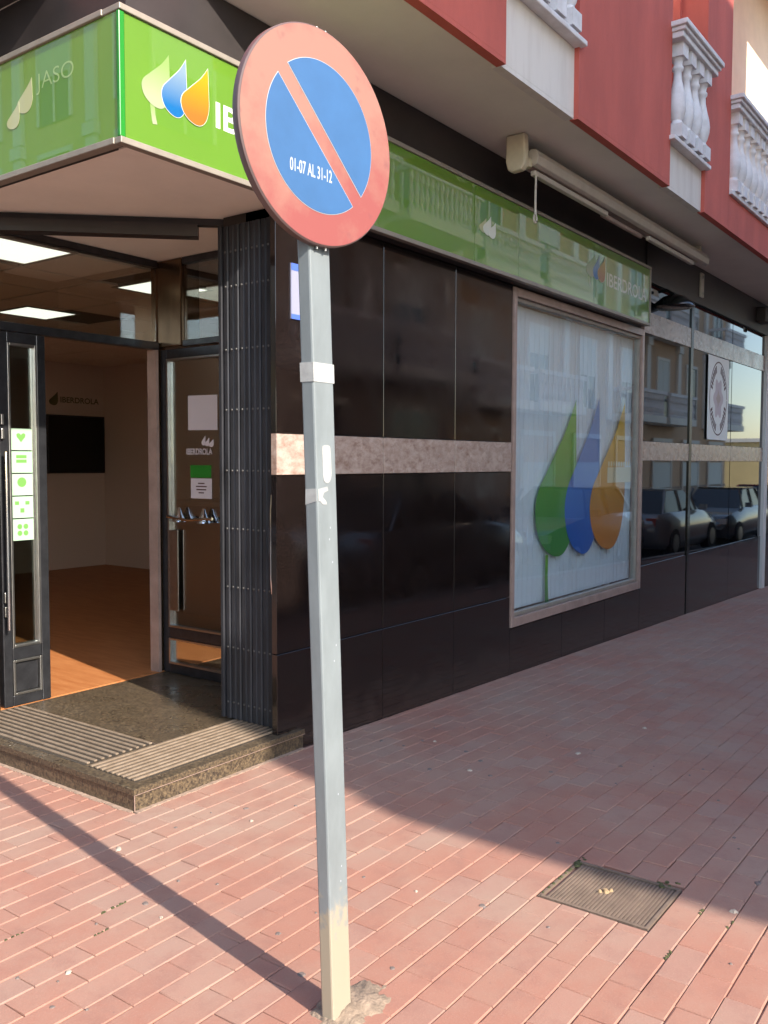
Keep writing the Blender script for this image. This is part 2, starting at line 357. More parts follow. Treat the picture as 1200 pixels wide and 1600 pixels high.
for a, c in zip([KX, .9, 6, 12, 22], [.9, 6, 12, 22, 60]):
    b.add([(a, KY, zg(a)-.3), (c, KY, zg(c)-.3), (c, KY, zg(c)), (a, KY, zg(a)), (a, KY+.12, zg(a)), (c, KY+.12, zg(c))], [(0, 1, 2, 3), (3, 2, 5, 4)])
b.box(KX, KX+.12, KY+.12, 60, -.3, 0)
tag(link('kerb', b.mesh('kerb'), 'kerb'), kind='structure')
b = MB()
for a, c in zip([-.7, .9, 6, 12, 22], [.9, 6, 12, 22, 60]):
    b.add([(a, -9, zg(a)), (c, -9, zg(c)), (c, -7.1, zg(c)), (a, -7.1, zg(a)), (a, -7.1, zg(a)-.3), (c, -7.1, zg(c)-.3)], [(0, 1, 2, 3), (3, 2, 5, 4)])
tag(link('pavement', b.mesh('far_pavement'), 'kerb'), kind='structure')
b = MB().box(-11, -9.2, -60, 60, -.3, 0)
tag(link('pavement', b.mesh('side_pavement'), 'kerb'), kind='structure')

# brick pavers, running bond along the wall
PW, PL, Y0 = .10, .203, -.045
MX0, MX1, MY0, MY1 = .33, .672, Y0-21*PW, Y0-17*PW    # opening of the access cover
def cut(x0, x1, y0, y1):
    out = [(x0, x1)]
    yc = (y0+y1)/2
    if yc > -.02 and x1 > -.035: out = [(x0, min(x1, -.035))]
    if MY0 < yc < MY1:
        o2 = []
        for a, c in out:
            if c <= MX0 or a >= MX1: o2.append((a, c)); continue
            if a < MX0: o2.append((a, MX0-.004))
            if c > MX1: o2.append((MX1+.004, c))
        out = o2
    return [(a, c) for a, c in out if c-a > .03]
bricks = []
for k in range(-31, 60):
    y0 = Y0+k*PW; y1 = y0+PW
    if y1 > 5 or y0 < KY+.11: continue
    ytop = min(y1, -.004) if (y0 < 0 < y1) else y1
    off = (k % 2)*PL/2+random.uniform(-.02, .02)
    i0 = int((KX+.13)/PL)-1
    i1 = 90 if y0 < 0 else 2
    for i in range(i0, i1):
        xa = i*PL+off; xb = xa+PL
        if xa < KX+.13 or xb > 16: continue
        if ytop < y1:      # the course that meets the building line runs on full width beside the step
            for a, c in cut(xa, xb, y0, y1): bricks.append((a, c, y0, y1))
            a = max(xa, -.03)
            if xb-a > .03: bricks.append((a, xb, y0, -.0295 if a < 1.06 else ytop))
            continue
        for a, c in cut(xa, xb, y0, ytop): bricks.append((a, c, y0, ytop))
def inframe(x, y, z):
    d = Vector((x, y, z))-CAM; zc = d.dot(fw)
    if zc < .3: return None
    px = 600+FPX*d.dot(rt)/zc; py = 800-FPX*d.dot(up)/zc
    return (px, py, zc)
cand = []
for q in bricks:
    p = inframe((q[0]+q[1])/2, (q[2]+q[3])/2, 0)
    if p and -20 < p[0] < 1220 and p[1] < 1625:
        a = (q[1]-q[0])*(q[3]-q[2])*1.5/p[2]**3; cand.append((a, q))
cand.sort(reverse=True); near = set(q for _, q in cand[:300])
def brick_geo(w, h, ch=.0042, j=.0018, jit=0):
    # chamfered block centred on the origin, top at z=0
    def ring(i, z): return [(-w/2+i, -h/2+i, z), (w/2-i, -h/2+i, z), (w/2-i, h/2-i, z), (-w/2+i, h/2-i, z)]
    r0, r1, r2 = ring(j*.5, -.05), ring(j*.5, -.0038), ring(j*.5+ch, 0)
    if jit:
        r2 = [(x+random.uniform(-jit, jit), y+random.uniform(-jit, jit), z+random.uniform(-jit*.4, 0)) for x, y, z in r2]
        r1 = [(x+random.uniform(-jit, jit)*.6, y+random.uniform(-jit, jit)*.6, z) for x, y, z in r1]
    vs = r0+r1+r2
    fs = [(8, 9, 10, 11)]
    for k in (0, 4):
        for i in range(4): fs.append((k+i, k+(i+1) % 4, k+4+(i+1) % 4, k+4+i))
    return vs, fs
variants = []
for i in range(10):
    vs, fs = brick_geo(PL, PW, ch=random.uniform(.0024, .0045), jit=.0016); me = MB().add(vs, fs).mesh('brick'); me.materials.append(M['brick']); variants.append(me)
far = MB(); tones = []
for q in bricks:
    a, c, y0, y1 = q; cx, cy = (a+c)/2, (y0+y1)/2
    full = abs(c-a-PL) < .003 and abs(y1-y0-PW) < .003
    dz = random.gauss(0, .0006); rx, ry = random.gauss(0, .0035), random.gauss(0, .0025)
    slope = .024 if cx > .9 else 0
    if q in near:
        if full: me = random.choice(variants)
        else:
            vs, fs = brick_geo(c-a, y1-y0); me = MB().add(vs, fs).mesh('brick'); me.materials.append(M['brick'])
        o = bpy.data.objects.new('brick', me); COL.objects.link(o); o.parent = pav
        o.location = (cx, cy, zg(cx)+dz); o.rotation_euler = (rx, ry+slope, random.gauss(0, .004))
    else:
        vs, fs = brick_geo(c-a, y1-y0, jit=.001)
        far.add([(cx+x, cy+y, zg(cx+x)+dz+z+rx*y-ry*x) for x, y, z in vs], fs); tones += [random.random()]*len(fs)
me = far.mesh('brick_paving'); at = me.attributes.new('tone', 'FLOAT', 'FACE')
for i, t in enumerate(tones): at.data[i].value = t
tag(link('brick_paving', me, 'brickf', pav), kind='stuff')

# access cover
ac = empty('access_cover', ((MX0+MX1)/2, (MY0+MY1)/2, 0), 'worn ribbed square access cover set into the red brick pavement', 'manhole cover')
b = MB(); t = .012
b.box(MX0+.003, MX1-.003, MY0+.004, MY0+t+.004, -.03, .001).box(MX0+.003, MX1-.003, MY1-t-.004, MY1-.006, -.03, -.002)
b.box(MX0+.003, MX0+t+.003, MY0+t+.0045, MY1-t-.0045, -.03, .001).box(MX1-t-.003, MX1-.003, MY0+t+.0045, MY1-t-.0045, -.03, .001)
link('frame', b.mesh('frame'), 'cover', ac)
bx('plate', 'cover', ac, MX0+.019, MX1-.019, MY0+.02, MY1-.028, -.03, -.006)
n = 27
for i in range(n):
    y = MY0+.028+(MY1-MY0-.064)*i/(n-1)
    bx('rib', 'cover', ac, MX0+.022, MX1-.022, y-.0034, y+.0034, -.006, -.0022)
def blob(name, m, pts, h, label, cat, parent=None, group=None, kind=None, jag=.25):
    # low irregular lumps scattered on the ground
    b = MB()
    for (x, y, r) in pts:
        n = 9; vs = [(x, y, zg(x)+h)]
        for k in range(n):
            a = 2*math.pi*k/n; rr = r*random.uniform(1-jag, 1+jag)
            vs.append((x+.6*rr*math.cos(a), y+.6*rr*math.sin(a), zg(x)+h*.85))
        for k in range(n):
            a = 2*math.pi*k/n; rr = r*random.uniform(1-jag, 1+jag)
            vs.append((x+rr*math.cos(a), y+rr*math.sin(a), zg(x)-.003))
        fs = [(0, 1+k, 1+(k+1) % n) for k in range(n)]+[(1+k, 1+n+k, 1+n+(k+1) % n, 1+(k+1) % n) for k in range(n)]
        b.add(vs, fs)
    o = link(name, b.mesh(name), m, parent)
    return tag(o, label, cat, group, kind)
mp = [(MX0+.33+random.uniform(-.03, .05), MY0+.03+random.uniform(-.01, .06), random.uniform(.008, .02)) for _ in range(9)]
mp += [(MX1+random.uniform(-.05, .03), MY1-.015+random.uniform(-.012, .006), random.uniform(.008, .017)) for _ in range(8)]
mp += [(MX0+.02+.3*random.random(), MY1-.012, random.uniform(.005, .01)) for _ in range(8)]
for cx, cy in ((-.62, -.60), (-.56, -.66), (-.72, -.72), (.52, -2.32), (.56, -2.28), (.22, -2.24), (-.9, -.5)):
    mp += [(cx+random.uniform(-.03, .03), round((cy-Y0)/PW)*PW+Y0+random.uniform(-.004, .004), random.uniform(.004, .009)) for _ in range(5)]
blob('moss', 'moss', [(a, b_, r*.72) for a, b_, r in mp], .0025, 'tufts of green moss in the brick joints', 'moss', kind='stuff')
gp = []
for _ in range(70):
    gp.append((random.uniform(-1.1, 2.2), random.uniform(-2.5, -.15), random.choice((.006, .008, .011, .015))))
blob('chewing_gum', 'gum', gp, .0035, 'flattened grey chewing gum spots on the bricks', 'gum', kind='stuff')
lp = [(-.30, -.28, .014), (-.92, -.86, .012), (.62, -2.33, .012), (.86, -2.62, .02), (-.55, -.83, .008), (.2, -.5, .008), (1.3, -.9, .014), (1.9, -1.2, .016), (1.6, -.5, .012), (2.6, -1.3, .013), (.1, -1.4, .006), (-.8, -.2, .006)]
blob('litter', 'litter', lp, .006, 'crumbs of pale litter scattered on the bricks', 'litter', kind='stuff', jag=.5)
lf = blob('dry_leaf', 'leafm', [(.50, -1.93, .012), (.515, -1.945, .009), (.485, -1.915, .007)], .008, 'crumpled dry leaf lying on the ribbed cover', 'leaf', jag=.6)

# ------------------------------------------------------------------ CORNER BUILDING
bld = empty('corner_building', (2, 2, 0), 'corner building with dark granite shopfront under red and white balconies', 'building')
# dark structural core behind the cladding
b = MB(); b.box(.99, 3.37, .04, .30, -1, 3.62).box(3.37, 5.97, .035, .30, 2.76, 3.62).box(3.37, 5.97, .04, .30, -1, .28).box(5.97, 26, .04, .30, -1, 3.62)
link('structural_wall', b.mesh('structural_wall'), 'darkpaint', bld)
G = .0022
slabx = [.89, 1.80, 2.59, 3.365]
def slab(x0, x1, z0, z1, y0=0., y1=.036, m='granite'):
    bx('granite_slab', m, bld, x0+G, x1-G, y0, y1, z0+G, z1-G, bevel=.0015, seg=1)
for x0, x1 in zip(slabx[:-1], slabx[1:]):
    slab(x0, x1, -.35, .515); slab(x0, x1, .515, 1.43); slab(x0, x1, 1.642, 2.77)
    bx('marble_band', 'marble', bld, x0+G, x1-G, -.0035, .036, 1.43+G, 1.642-G, bevel=.0015, seg=1)
for x0, x1 in ((3.365, 4.25), (4.25, 5.13), (5.13, 5.985)): slab(x0, x1, -.5, .278)
# right hand run: tinted glass panels between bands
px = [5.985, 7.42, 9.0, 10.55]
for x0, x1 in zip(px[:-1], px[1:]):
    bx('tinted_panel', 'tint', bld, x0+.012, x1-.012, .006, .03, 1.705, 2.735)
    bx('tinted_panel', 'tint', bld, x0+.012, x1-.012, .006, .03, 2.945, 3.22)
    bx('tinted_panel', 'tint', bld, x0+.012, x1-.012, .006, .03, .50, 1.515)
    slab(x0, x1, -.7, .498)
    bx('marble_band', 'marble', bld, x0+G, x1-G, -.0035, .036, 1.518, 1.702, bevel=.0015, seg=1)
    bx('marble_band', 'marble', bld, x0+G, x1-G, -.0035, .036, 2.738, 2.942, bevel=.0015, seg=1)
bx('mullion', 'black', bld, 7.38, 7.46, -.007, .036, -.2, 3.22)
bx('door_frame', 'whiter', bld, 10.56, 10.72, -.03, .036, -.7, 3.22)
for i in range(8): bx('granite_slab', 'granite', bld, 10.73+i*1.5, 10.73+i*1.5+1.49, 0, .036, -.8, 3.22)
# lintel over the shopfront
bx('lintel', 'darkpaint', bld, 5.985, 24, -.02, .036, 3.225, 3.615)
bx('lintel', 'darkpaint', bld, .0, 5.98, -.004, .036, 3.29, 3.615)
bx('lintel', 'darkpaint', bld, .0, .036, .04, 9, 3.29, 3.615)
# notch of the corner entrance
bx('jamb', 'granite', bld, .99, 1.03, .0375, .47, .1, 2.8)
bx('jamb', 'granite', bld, 1.035, 1.5, .30, .47, .1, 2.8)
bx('jamb', 'granite', bld, 0.0, .30, 1.56, 1.70, -.1, 2.8)
for i in range(6): bx('granite_slab', 'granite', bld, 0, .036, 1.705+i*1.2, 2.90+i*1.2, -.2, 2.77)
bx('entrance_soffit', 'soffit', bld, -.0, 1.66, .03, 1.72, 2.80, 2.86)
bx('fascia_soffit', 'soffit', bld, -.02, .985, -.07, .028, 2.79, 2.85)
# glazing bars of the entrance
b = MB(); b.box(.30, 1.46, 1.57, 1.63, 2.225, 2.275).box(.30, 1.46, 1.575, 1.625, 2.755, 2.798)
link('transom', b.mesh('transom'), 'dalu', bld, bevel=.004)
b = MB(); b.box(1.475, 1.525, .47, 1.36, 2.235, 2.275).box(1.475, 1.525, .47, 1.36, 2.757, 2.798)
link('transom', b.mesh('transom'), 'dalu', bld, bevel=.004)
bx('transom_pane', 'doorpane', bld, .30, 1.46, 1.597, 1.603, 2.276, 2.754)
bx('transom_pane', 'doorpane', bld, 1.497, 1.503, .47, 1.36, 2.276, 2.756)
bx('column_cladding', 'column', bld, 1.47, 1.63, 1.365, 1.66, 2.24, 2.797, bevel=.008)
bx('corner_post', 'column', bld, 1.462, 1.53, 1.585, 1.66, .1, 2.238, bevel=.006)
bx('door_jamb', 'trim', bld, 1.435, 1.458, 1.575, 1.66, .1, 2.224)  # beige picked to make the shaded jamb look sunlit; the light is in the colour
# upper storeys: soffit with a cut-off corner
OY, OX = -.75, -.5
poly = [(.96, OY+.05), (24, OY+.05), (24, .9), (3, .9), (3, 9), (OX+.05, 9), (OX+.05, 1.05)]
poly = [(.96, OY+.05), (24, OY+.05), (24, .9), (3, .9), (3, 9), (.0, 9), (.0, .491)]
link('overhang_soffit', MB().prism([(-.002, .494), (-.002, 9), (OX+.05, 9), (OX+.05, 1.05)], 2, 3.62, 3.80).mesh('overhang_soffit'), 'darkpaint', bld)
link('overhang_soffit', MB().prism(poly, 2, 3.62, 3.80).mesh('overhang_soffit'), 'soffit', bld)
def facade(name, m, x0, x1, z0, z1, y=OY, d=.22, bevel=0):
    o = bx(name, m, bld, x0, x1, y-.002, y+d, 3.6225 if z0 < 3.7 else z0, z1, bevel=bevel)
    if z0 < 3.7: bx('drip_edge', m, bld, x0, x1, y-.002, y+.055, z0, 3.6215)
    return o
facade('red_wall', 'red', 1.0, 1.862, 3.595, 10.3)
link('red_wall', MB().prism([(.998, OY-.002), (.99, OY+.2), (OX+.2, 1.02), (OX-.002, 1.019)], 2, 3.623, 10.3).mesh('red_wall'), 'red', bld)
bx('red_wall', 'red', bld, OX-.002, OX+.2, 1.022, 9, 3.623, 10.3)
facade('red_pier', 'red', 2.775, 4.43, 3.59, 10.3)
facade('red_pier', 'red', 5.29, 6.0, 3.59, 10.3)
facade('red_parapet', 'red', 6.002, 12.2, 3.59, 3.9)
facade('red_pier', 'red', 12.2, 13.4, 3.59, 10.3)
facade('red_parapet', 'red', 13.402, 24, 3.59, 3.9)
for x0, x1, zt in ((1.864, 2.773, 4.015), (4.432, 5.288, 3.93)):
    facade('white_spandrel', 'white', x0, x1, 3.595, zt, y=OY+.03)
    bx('window_sill', 'cast', bld, x0-.03 if x0 > 4 else x0, x1+.03, OY-.045, OY+.25, zt+.001, zt+.034, bevel=.006)
    bx('recess_wall', 'white', bld, x0, x1, OY+.45, OY+.6, zt+.05, 10.3)
    bx('recess_side', 'red', bld, x1+.001-.04, x1+.0, OY+.22, OY+.449, zt+.05, 10.3)
# balusters: one turned profile shared by all
H = .70
prof = [(.052, .10), (.045, .12), (.037, .135), (.05, .16), (.064, .21), (.068, .26), (.060, .32), (.043, .39), (.032, .45), (.030, .50), (.042, .515), (.042, .535), (.032, .55), (.038, .58), (.05, .60)]
def baluster_mesh():
    b = MB(); b.lathe(prof, n=14); b.box(-.062, .062, -.062, .062, 0, .10).box(-.06, .06, -.06, .06, .60, H)
    return b.mesh('baluster')
BM = baluster_mesh(); BM.materials.append(M['cast'])
for p in BM.polygons: p.use_smooth = len(p.vertices) == 4 and abs(p.normal.z) < .95
def balustrade(x0, x1, z, n, root, y=OY, step=None):
    zr = z+H
    r = MB().box(x0-.04, x1+.05, y-.075, y+.10, zr+.001, zr+.045).box(x0-.055, x1+.065, y-.095, y+.115, zr+.046, zr+.075).box(x0-.075, x1+.085, y-.115, y+.135, zr+.076, zr+.115)
    rail = link('balustrade_rail', r.mesh('balustrade_rail'), 'cast', root, bevel=.006)
    for i in range(n):
        o = bpy.data.objects.new('baluster', BM); COL.objects.link(o)
        x = x0+(x1-x0)*(i+.5)/n
        e = o.modifiers.new('split', 'EDGE_SPLIT'); e.split_angle = math.radians(45)
        o.location = (x, y+.01, z); o.parent = root; o.matrix_parent_inverse = Matrix.Translation(-Vector(root.location))
balustrade(1.9, 2.74, 4.062, 4, bld)
balustrade(4.47, 5.27, 3.977, 4, bld, y=OY-.01)
bx('window_sill', 'cast', bld, 6.0, 12.19, OY-.03, OY+.25, 3.902, 3.945, bevel=.006)
balustrade(6.05, 12.15, 3.947, 30, bld, y=OY)
bx('balcony_floor', 'soffit', bld, 6.0, 24, OY+.23, 2.2, 3.81, 3.9)
bx('recess_wall', 'cream', bld, 6.0, 24, 1.2, 1.4, 3.9, 10.3)
bx('recess_side', 'cream', bld, 5.9, 5.998, OY+.222, 1.198, 3.9, 10.3)
# storey above the balcony
bx('upper_soffit', 'cream', bld, 6.01, 24, OY+.24, 1.19, 9.9, 10.05)
facade('upper_parapet', 'red', 6.004, 24, 9.88, 10.3)
for x in (7.4, 9.6): 
    f = bx('balcony_door', 'cast', bld, x, x+1.3, 1.16, 1.198, 3.905, 6.2); bx('pane', 'street_glass', bld, x+.08, x+1.22, 1.14, 1.159, 3.99, 6.12)
bx('roof', 'soffit', bld, .3, 24, OY+.3, 14, 10.4, 10.6)

# ------------------------------------------------------------------ interior of the shop (seen through the door)
fl = MB().box(.30, 5.2, 1.585, 7.2, .02, .1).box(1.5, 5.2, .31, 1.584, .02, .098)
tag(link('interior_floor', fl.mesh('interior_floor'), 'woodfloor'), kind='structure')
w = MB().box(.2, 5.3, 7.1, 7.25, .0, 3.0).box(5.1, 5.25, .62, 7.099, .0, 3.0).box(.18, .298, 1.71, 7.2, 0, 3)
w.box(1.5, 5.2, .302, .33, .1, 3.0)
tag(link('interior_wall', w.mesh('interior_wall'), 'inwall'), kind='structure')
cg = tag(link('interior_ceiling', MB().box(.3, 5.1, 1.66, 7.1, 2.775, 2.84).box(1.66, 5.1, .33, 1.659, 2.775, 2.84).mesh('interior_ceiling'), 'ceilgrid'), kind='structure')
lamps = {(0, 0), (2, 0), (3, 3), (6, 1), (1, 6)}
tm = MB().box(-.288, .288, -.288, .288, -.012, .002).mesh('ceiling_tile'); tm.materials.append(M['intile'])
lf_, ld_ = MB(), None
k = 0
for i in range(8):
    for j in range(9):
        cx, cy = .63+.6*i-.0, 1.99+.6*j
        if (i, j) in lamps or cx > 5.1: continue
        o = bpy.data.objects.new('ceiling_tile', tm); COL.objects.link(o); o.location = (cx, cy, 2.772); o.parent = cg
lab = {(0, 0): 'lit square ceiling panel above the doorway, nearest the street', (2, 0): 'lit ceiling panel half hidden behind the bronze clad column', (3, 3): 'lit ceiling panel deep inside the shop above the screen', (6, 1): 'lit ceiling panel at the far right of the shop ceiling', (1, 6): 'lit ceiling panel near the back wall of the shop'}
for (i, j) in sorted(lamps):
    cx, cy = .63+.6*i, 1.99+.6*j
    if (i, j) == (0, 0): cx, cy = .64, 1.93
    if (i, j) == (2, 0): cx, cy = 1.96, 2.12
    if (i, j) == (3, 3): cx, cy = 2.05, 3.86
    L = empty('ceiling_light', (cx, cy, 2.76), lab[(i, j)], 'ceiling light', 'lit panels in the shop ceiling')
    s = .23 if (i, j) != (0, 0) else .25
    fr = MB().box(cx-s-.03, cx+s+.03, cy-s-.03, cy-s, 2.755, 2.774).box(cx-s-.03, cx+s+.03, cy+s, cy+s+.03, 2.755, 2.774).box(cx-s-.03, cx-s, cy-s, cy+s, 2.755, 2.774).box(cx+s, cx+s+.03, cy-s, cy+s, 2.755, 2.774)
    link('frame', fr.mesh('frame'), 'alumatt', L)
    bx('diffuser', 'lampe', L, cx-s+.001, cx+s-.001, cy-s+.001, cy+s-.001, 2.758, 2.77)
tv = empty('wall_screen', (4.66, 7.06, 1.72), 'black flat screen hanging on the back wall of the shop', 'television')
bx('bezel', 'dalu', tv, 4.22, 5.08, 7.055, 7.095, 1.34, 2.09, bevel=.006); bx('screen', 'black', tv, 4.24, 5.06, 7.051, 7.0545, 1.36, 2.07)
lg = empty('wall_logo', (4.65, 7.09, 2.28), 'small dark company logo lettering above the black screen', 'logo')
link('emblem', MB().prism(drop_poly(4.28, 4.40, 2.21, 2.38, 2), 1, 7.085, 7.098).mesh('emblem'), 'olive', lg)
link('lettering', place_flat(text_mesh('IBERDROLA', .58, .075, bold=.02), (4.44, 7.092, 2.25), (1, 0, 0), (0, 0, 1)), 'olive', lg)
# counter with dark front further in, glimpsed beside the post
ct = empty('reception_desk', (3.9, 2.6, .1), 'dark reception desk standing inside the shop behind the glass door', 'desk')
bx('front_panel', 'darkpaint', ct, 3.1, 3.16, 1.6, 3.4, .101, 1.1); bx('desk_top', 'alumatt', ct, 3.02, 3.9, 1.5, 3.5, 1.101, 1.14, bevel=.006); bx('side_panel', 'darkpaint', ct, 3.17, 3.85, 1.6, 1.66, .101, 1.1)

# ------------------------------------------------------------------ entrance step with grates
st = empty('entrance_step', (.5, .5, 0), 'low dark granite entrance step at the shop corner with two metal grates', 'step')
bx('step_slab', 'stepgranite', st, -.028, 1.06, -.028, 1.57, -.05, .098, bevel=.004)
bx('step_slab', 'stepgranite', st, 1.062, 1.5, .38, 1.57, .0, .0965)
bx('step_slab', 'stepgranite', st, -.028, -.001, 1.572, 3.0, -.05, .098, bevel=.004)
# gold-brown joint lines round the tread
bx('tread_nosing', 'stepgranite', st, -.036, 1.064, -.036, -.0285, .071, .0995, bevel=.002)
bx('tread_nosing', 'stepgranite', st, -.036, -.0285, -.028, 1.57, .071, .0995, bevel=.002)
def grate(x0, x1, y0, y1, along, n, label):
    g = empty('floor_grate', ((x0+x1)/2, (y0+y1)/2, .1), label, 'grate', 'metal grates on the entrance step')
    bx('tray', 'covergap', g, x0, x1, y0, y1, .0985, .0995)
    for i in range(n):
        if along == 'x':
            y = y0+(y1-y0)*(i+.5)/n; bx('bar', 'grate', g, x0, x1, y-.0085, y+.0085, .0996, .1085, bevel=.002, seg=1)
        else:
            x = x0+(x1-x0)*(i+.5)/n; bx('bar', 'grate', g, x-.0085, x+.0085, y0, y1, .0996, .1085, bevel=.002, seg=1)
grate(.03, 1.03, .035, .375, 'x', 9, 'ribbed metal grate along the right edge of the entrance step')
grate(.03, .43, .40, 1.53, 'y', 10, 'ribbed metal grate along the left edge of the entrance step')
bx('corner_joint', 'trim', st, -.0295, -.0265, -.0305, -.0275, -.02, .0705)
bx('tread_joint', 'trim', st, -.0372, 1.0642, -.0372, -.0355, .0715, .0735)
bx('slab_joint', 'trim', st, .435, .4375, .40, 1.53, .0975, .0984)
# cement fillet round the foot of the step
b = MB()
for i in range(40):
    t0 = i/40*1.08; w0 = .010+.010*random.random()
    b.box(-.03+t0, -.03+t0+.0268, -.036-w0, -.0285, -.02, .0015+.0015*random.random())
for i in range(56):
    t0 = i/56*1.55; w0 = .010+.010*random.random()
    b.box(-.036-w0, -.0285, -.02+t0, -.02+t0+.0274, -.02, .0015+.0015*random.random())
link('cement_fillet', b.mesh('cement_fillet'), mat('cement', (.30, .205, .15), .95, var=.25, vscale=40), st)

# ------------------------------------------------------------------ doors
d1 = empty('glass_door', (.48, 1.6, .1), 'narrow grey framed glazed door panel with a column of five green stickers', 'door')
def leaf(root, ax, a0, a1, c, z0, z1, mid, st_=.055, m='dalu'):
    # a framed glazed leaf; ax = 'x' runs along x at y=c, 'y' runs along y at x=c
    def B(name, mm, a, bb, d0, d1_, za, zb, bevel=.004):
        if ax == 'x': return bx(name, mm, root, a, bb, c+d0, c+d1_, za, zb, bevel=bevel)
        return bx(name, mm, root, c+d0, c+d1_, a, bb, za, zb, bevel=bevel)
    B('stile', m, a0, a0+st_, -.025, .025, z0, z1); B('stile', m, a1-st_, a1, -.025, .025, z0, z1)
    B('rail', m, a0+st_+.001, a1-st_-.001, -.024, .024, z0, z0+.06); B('rail', m, a0+st_+.001, a1-st_-.001, -.024, .024, mid-.035, mid+.035); B('rail', m, a0+st_+.001, a1-st_-.001, -.024, .024, z1-.06, z1)
    i0, i1 = a0+st_+.0015, a1-st_-.0015
    for za, zb in ((z0+.061, mid-.036), (mid+.036, z1-.061)):
        for (p, q, r_, s_) in ((i0, i0+.014, za, zb), (i1-.014, i1, za, zb), (i0+.0145, i1-.0145, za, za+.014), (i0+.0145, i1-.0145, zb-.014, zb)):
            B('glazing_bead', 'alu', p, q, -.0295, .0295, r_, s_, bevel=.002)
    return B, i0, i1
B, i0, i1 = leaf(d1, 'x', .335, .63, 1.6, .1, 2.222, .40)
B('glass_pane', 'leafpane', i0+.015, i1-.015, -.004, .004, .45, 2.148, 0); B('lower_panel', 'dalu', i0+.015, i1-.015, -.008, .008, .176, .349, .004)
for z in (.62, .70, 1.62, 1.70): B('hinge', 'alu', .338, .356, -.045, -.026, z, z+.06)
link('pull_handle', MB().tube([(.345, 1.53, .55), (.345, 1.53, 1.55)], .009).mesh('pull_handle'), 'chrome', d1, smooth='auto')
d2 = empty('glass_door', (1.5, 1.1, .1), 'open glazed door leaf standing beside the folded gate with papers stuck on it', 'door')
B, i0, i1 = leaf(d2, 'y', .50, 1.575, 1.5, .1, 2.225, .37)
B('glass_pane', 'leafpane', i0+.015, i1-.015, -.004, .004, .421, 2.148, 0); B('glass_pane', 'leafpane', i0+.015, i1-.015, -.004, .004, .176, .319, 0)
hb = MB().tube([(1.44, 1.48, 1.14), (1.425, 1.40, 1.135), (1.42, 1.27, 1.125), (1.425, 1.14, 1.135), (1.44, 1.06, 1.14)], .010)
link('handle_bar', hb.mesh('handle_bar'), 'chrome', d2, smooth='auto')
for y in (1.39, 1.16):
    link('handle_mount', MB().lathe([(.05, -.03), (.046, -.018), (.022, .02), (.010, .055), (.006, .06)], c=(1.462, y, 1.14), n=14).mesh('handle_mount'), 'chrome', d2, smooth='auto')
link('push_plate', MB().box(1.468, 1.476, 1.42, 1.50, .52, 1.05).mesh('push_plate'), 'alu', d2)
# papers on the open leaf (x = 1.4955)
def card(name, m, y0, y1, z0, z1, x, label, cat, group=None, skew=0):
    e = empty(name, (x, (y0+y1)/2, z0), label, cat, group)
    link('sheet', MB().add([(x, y1, z0), (x, y0, z0+skew), (x, y0, z1+skew), (x, y1, z1), (x+.001, y1, z0), (x+.001, y0, z0+skew), (x+.001, y0, z1+skew), (x+.001, y1, z1)], [(0, 1, 2, 3), (7, 6, 5, 4), (0, 4, 5, 1), (1, 5, 6, 2), (2, 6, 7, 3), (3, 7, 4, 0)]).mesh('sheet'), m, e); return e
card('paper_notice', 'paper', 1.065, 1.335, 1.70, 1.92, 1.4945, 'large blank pale pink paper stuck on the open glass door', 'notice', skew=-.004)
c = card('paper_notice', 'paper', 1.12, 1.315, 1.262, 1.39, 1.4945, 'small printed paper notice under a green strip on the open door', 'notice')
for k, wd in enumerate((.06, .10, .09, .05)):
    z = 1.355-.020*k; bx('print_line', 'brownprint', c, 1.4938, 1.4944, 1.217-wd/2, 1.217+wd/2, z, z+.008)
card('green_strip', 'greenedge', 1.125, 1.318, 1.395, 1.475, 1.4945, 'green sticker strip above the small notice on the open door', 'sticker')
e = empty('logo_transfer', (1.494, 1.22, 1.54), 'white logo and lettering transfer under the blank paper on the open door', 'transfer')
for y0, y1, z0, z1 in ((1.175, 1.21, 1.60, 1.665), (1.14, 1.18, 1.595, 1.65), (1.10, 1.145, 1.59, 1.64)):
    pl = [(y0+y1-p[0], p[1]) for p in drop_poly(y0, y1, z0, z1, 2)]
    link('drop', MB().prism(pl, 0, 1.494, 1.4952).mesh('drop'), 'paper', e)
link('lettering', place_flat(text_mesh('IBERDROLA', .24, .04, bold=.015), (1.4938, 1.352, 1.542), (0, -1, 0), (0, 0, 1)), 'paper', e)
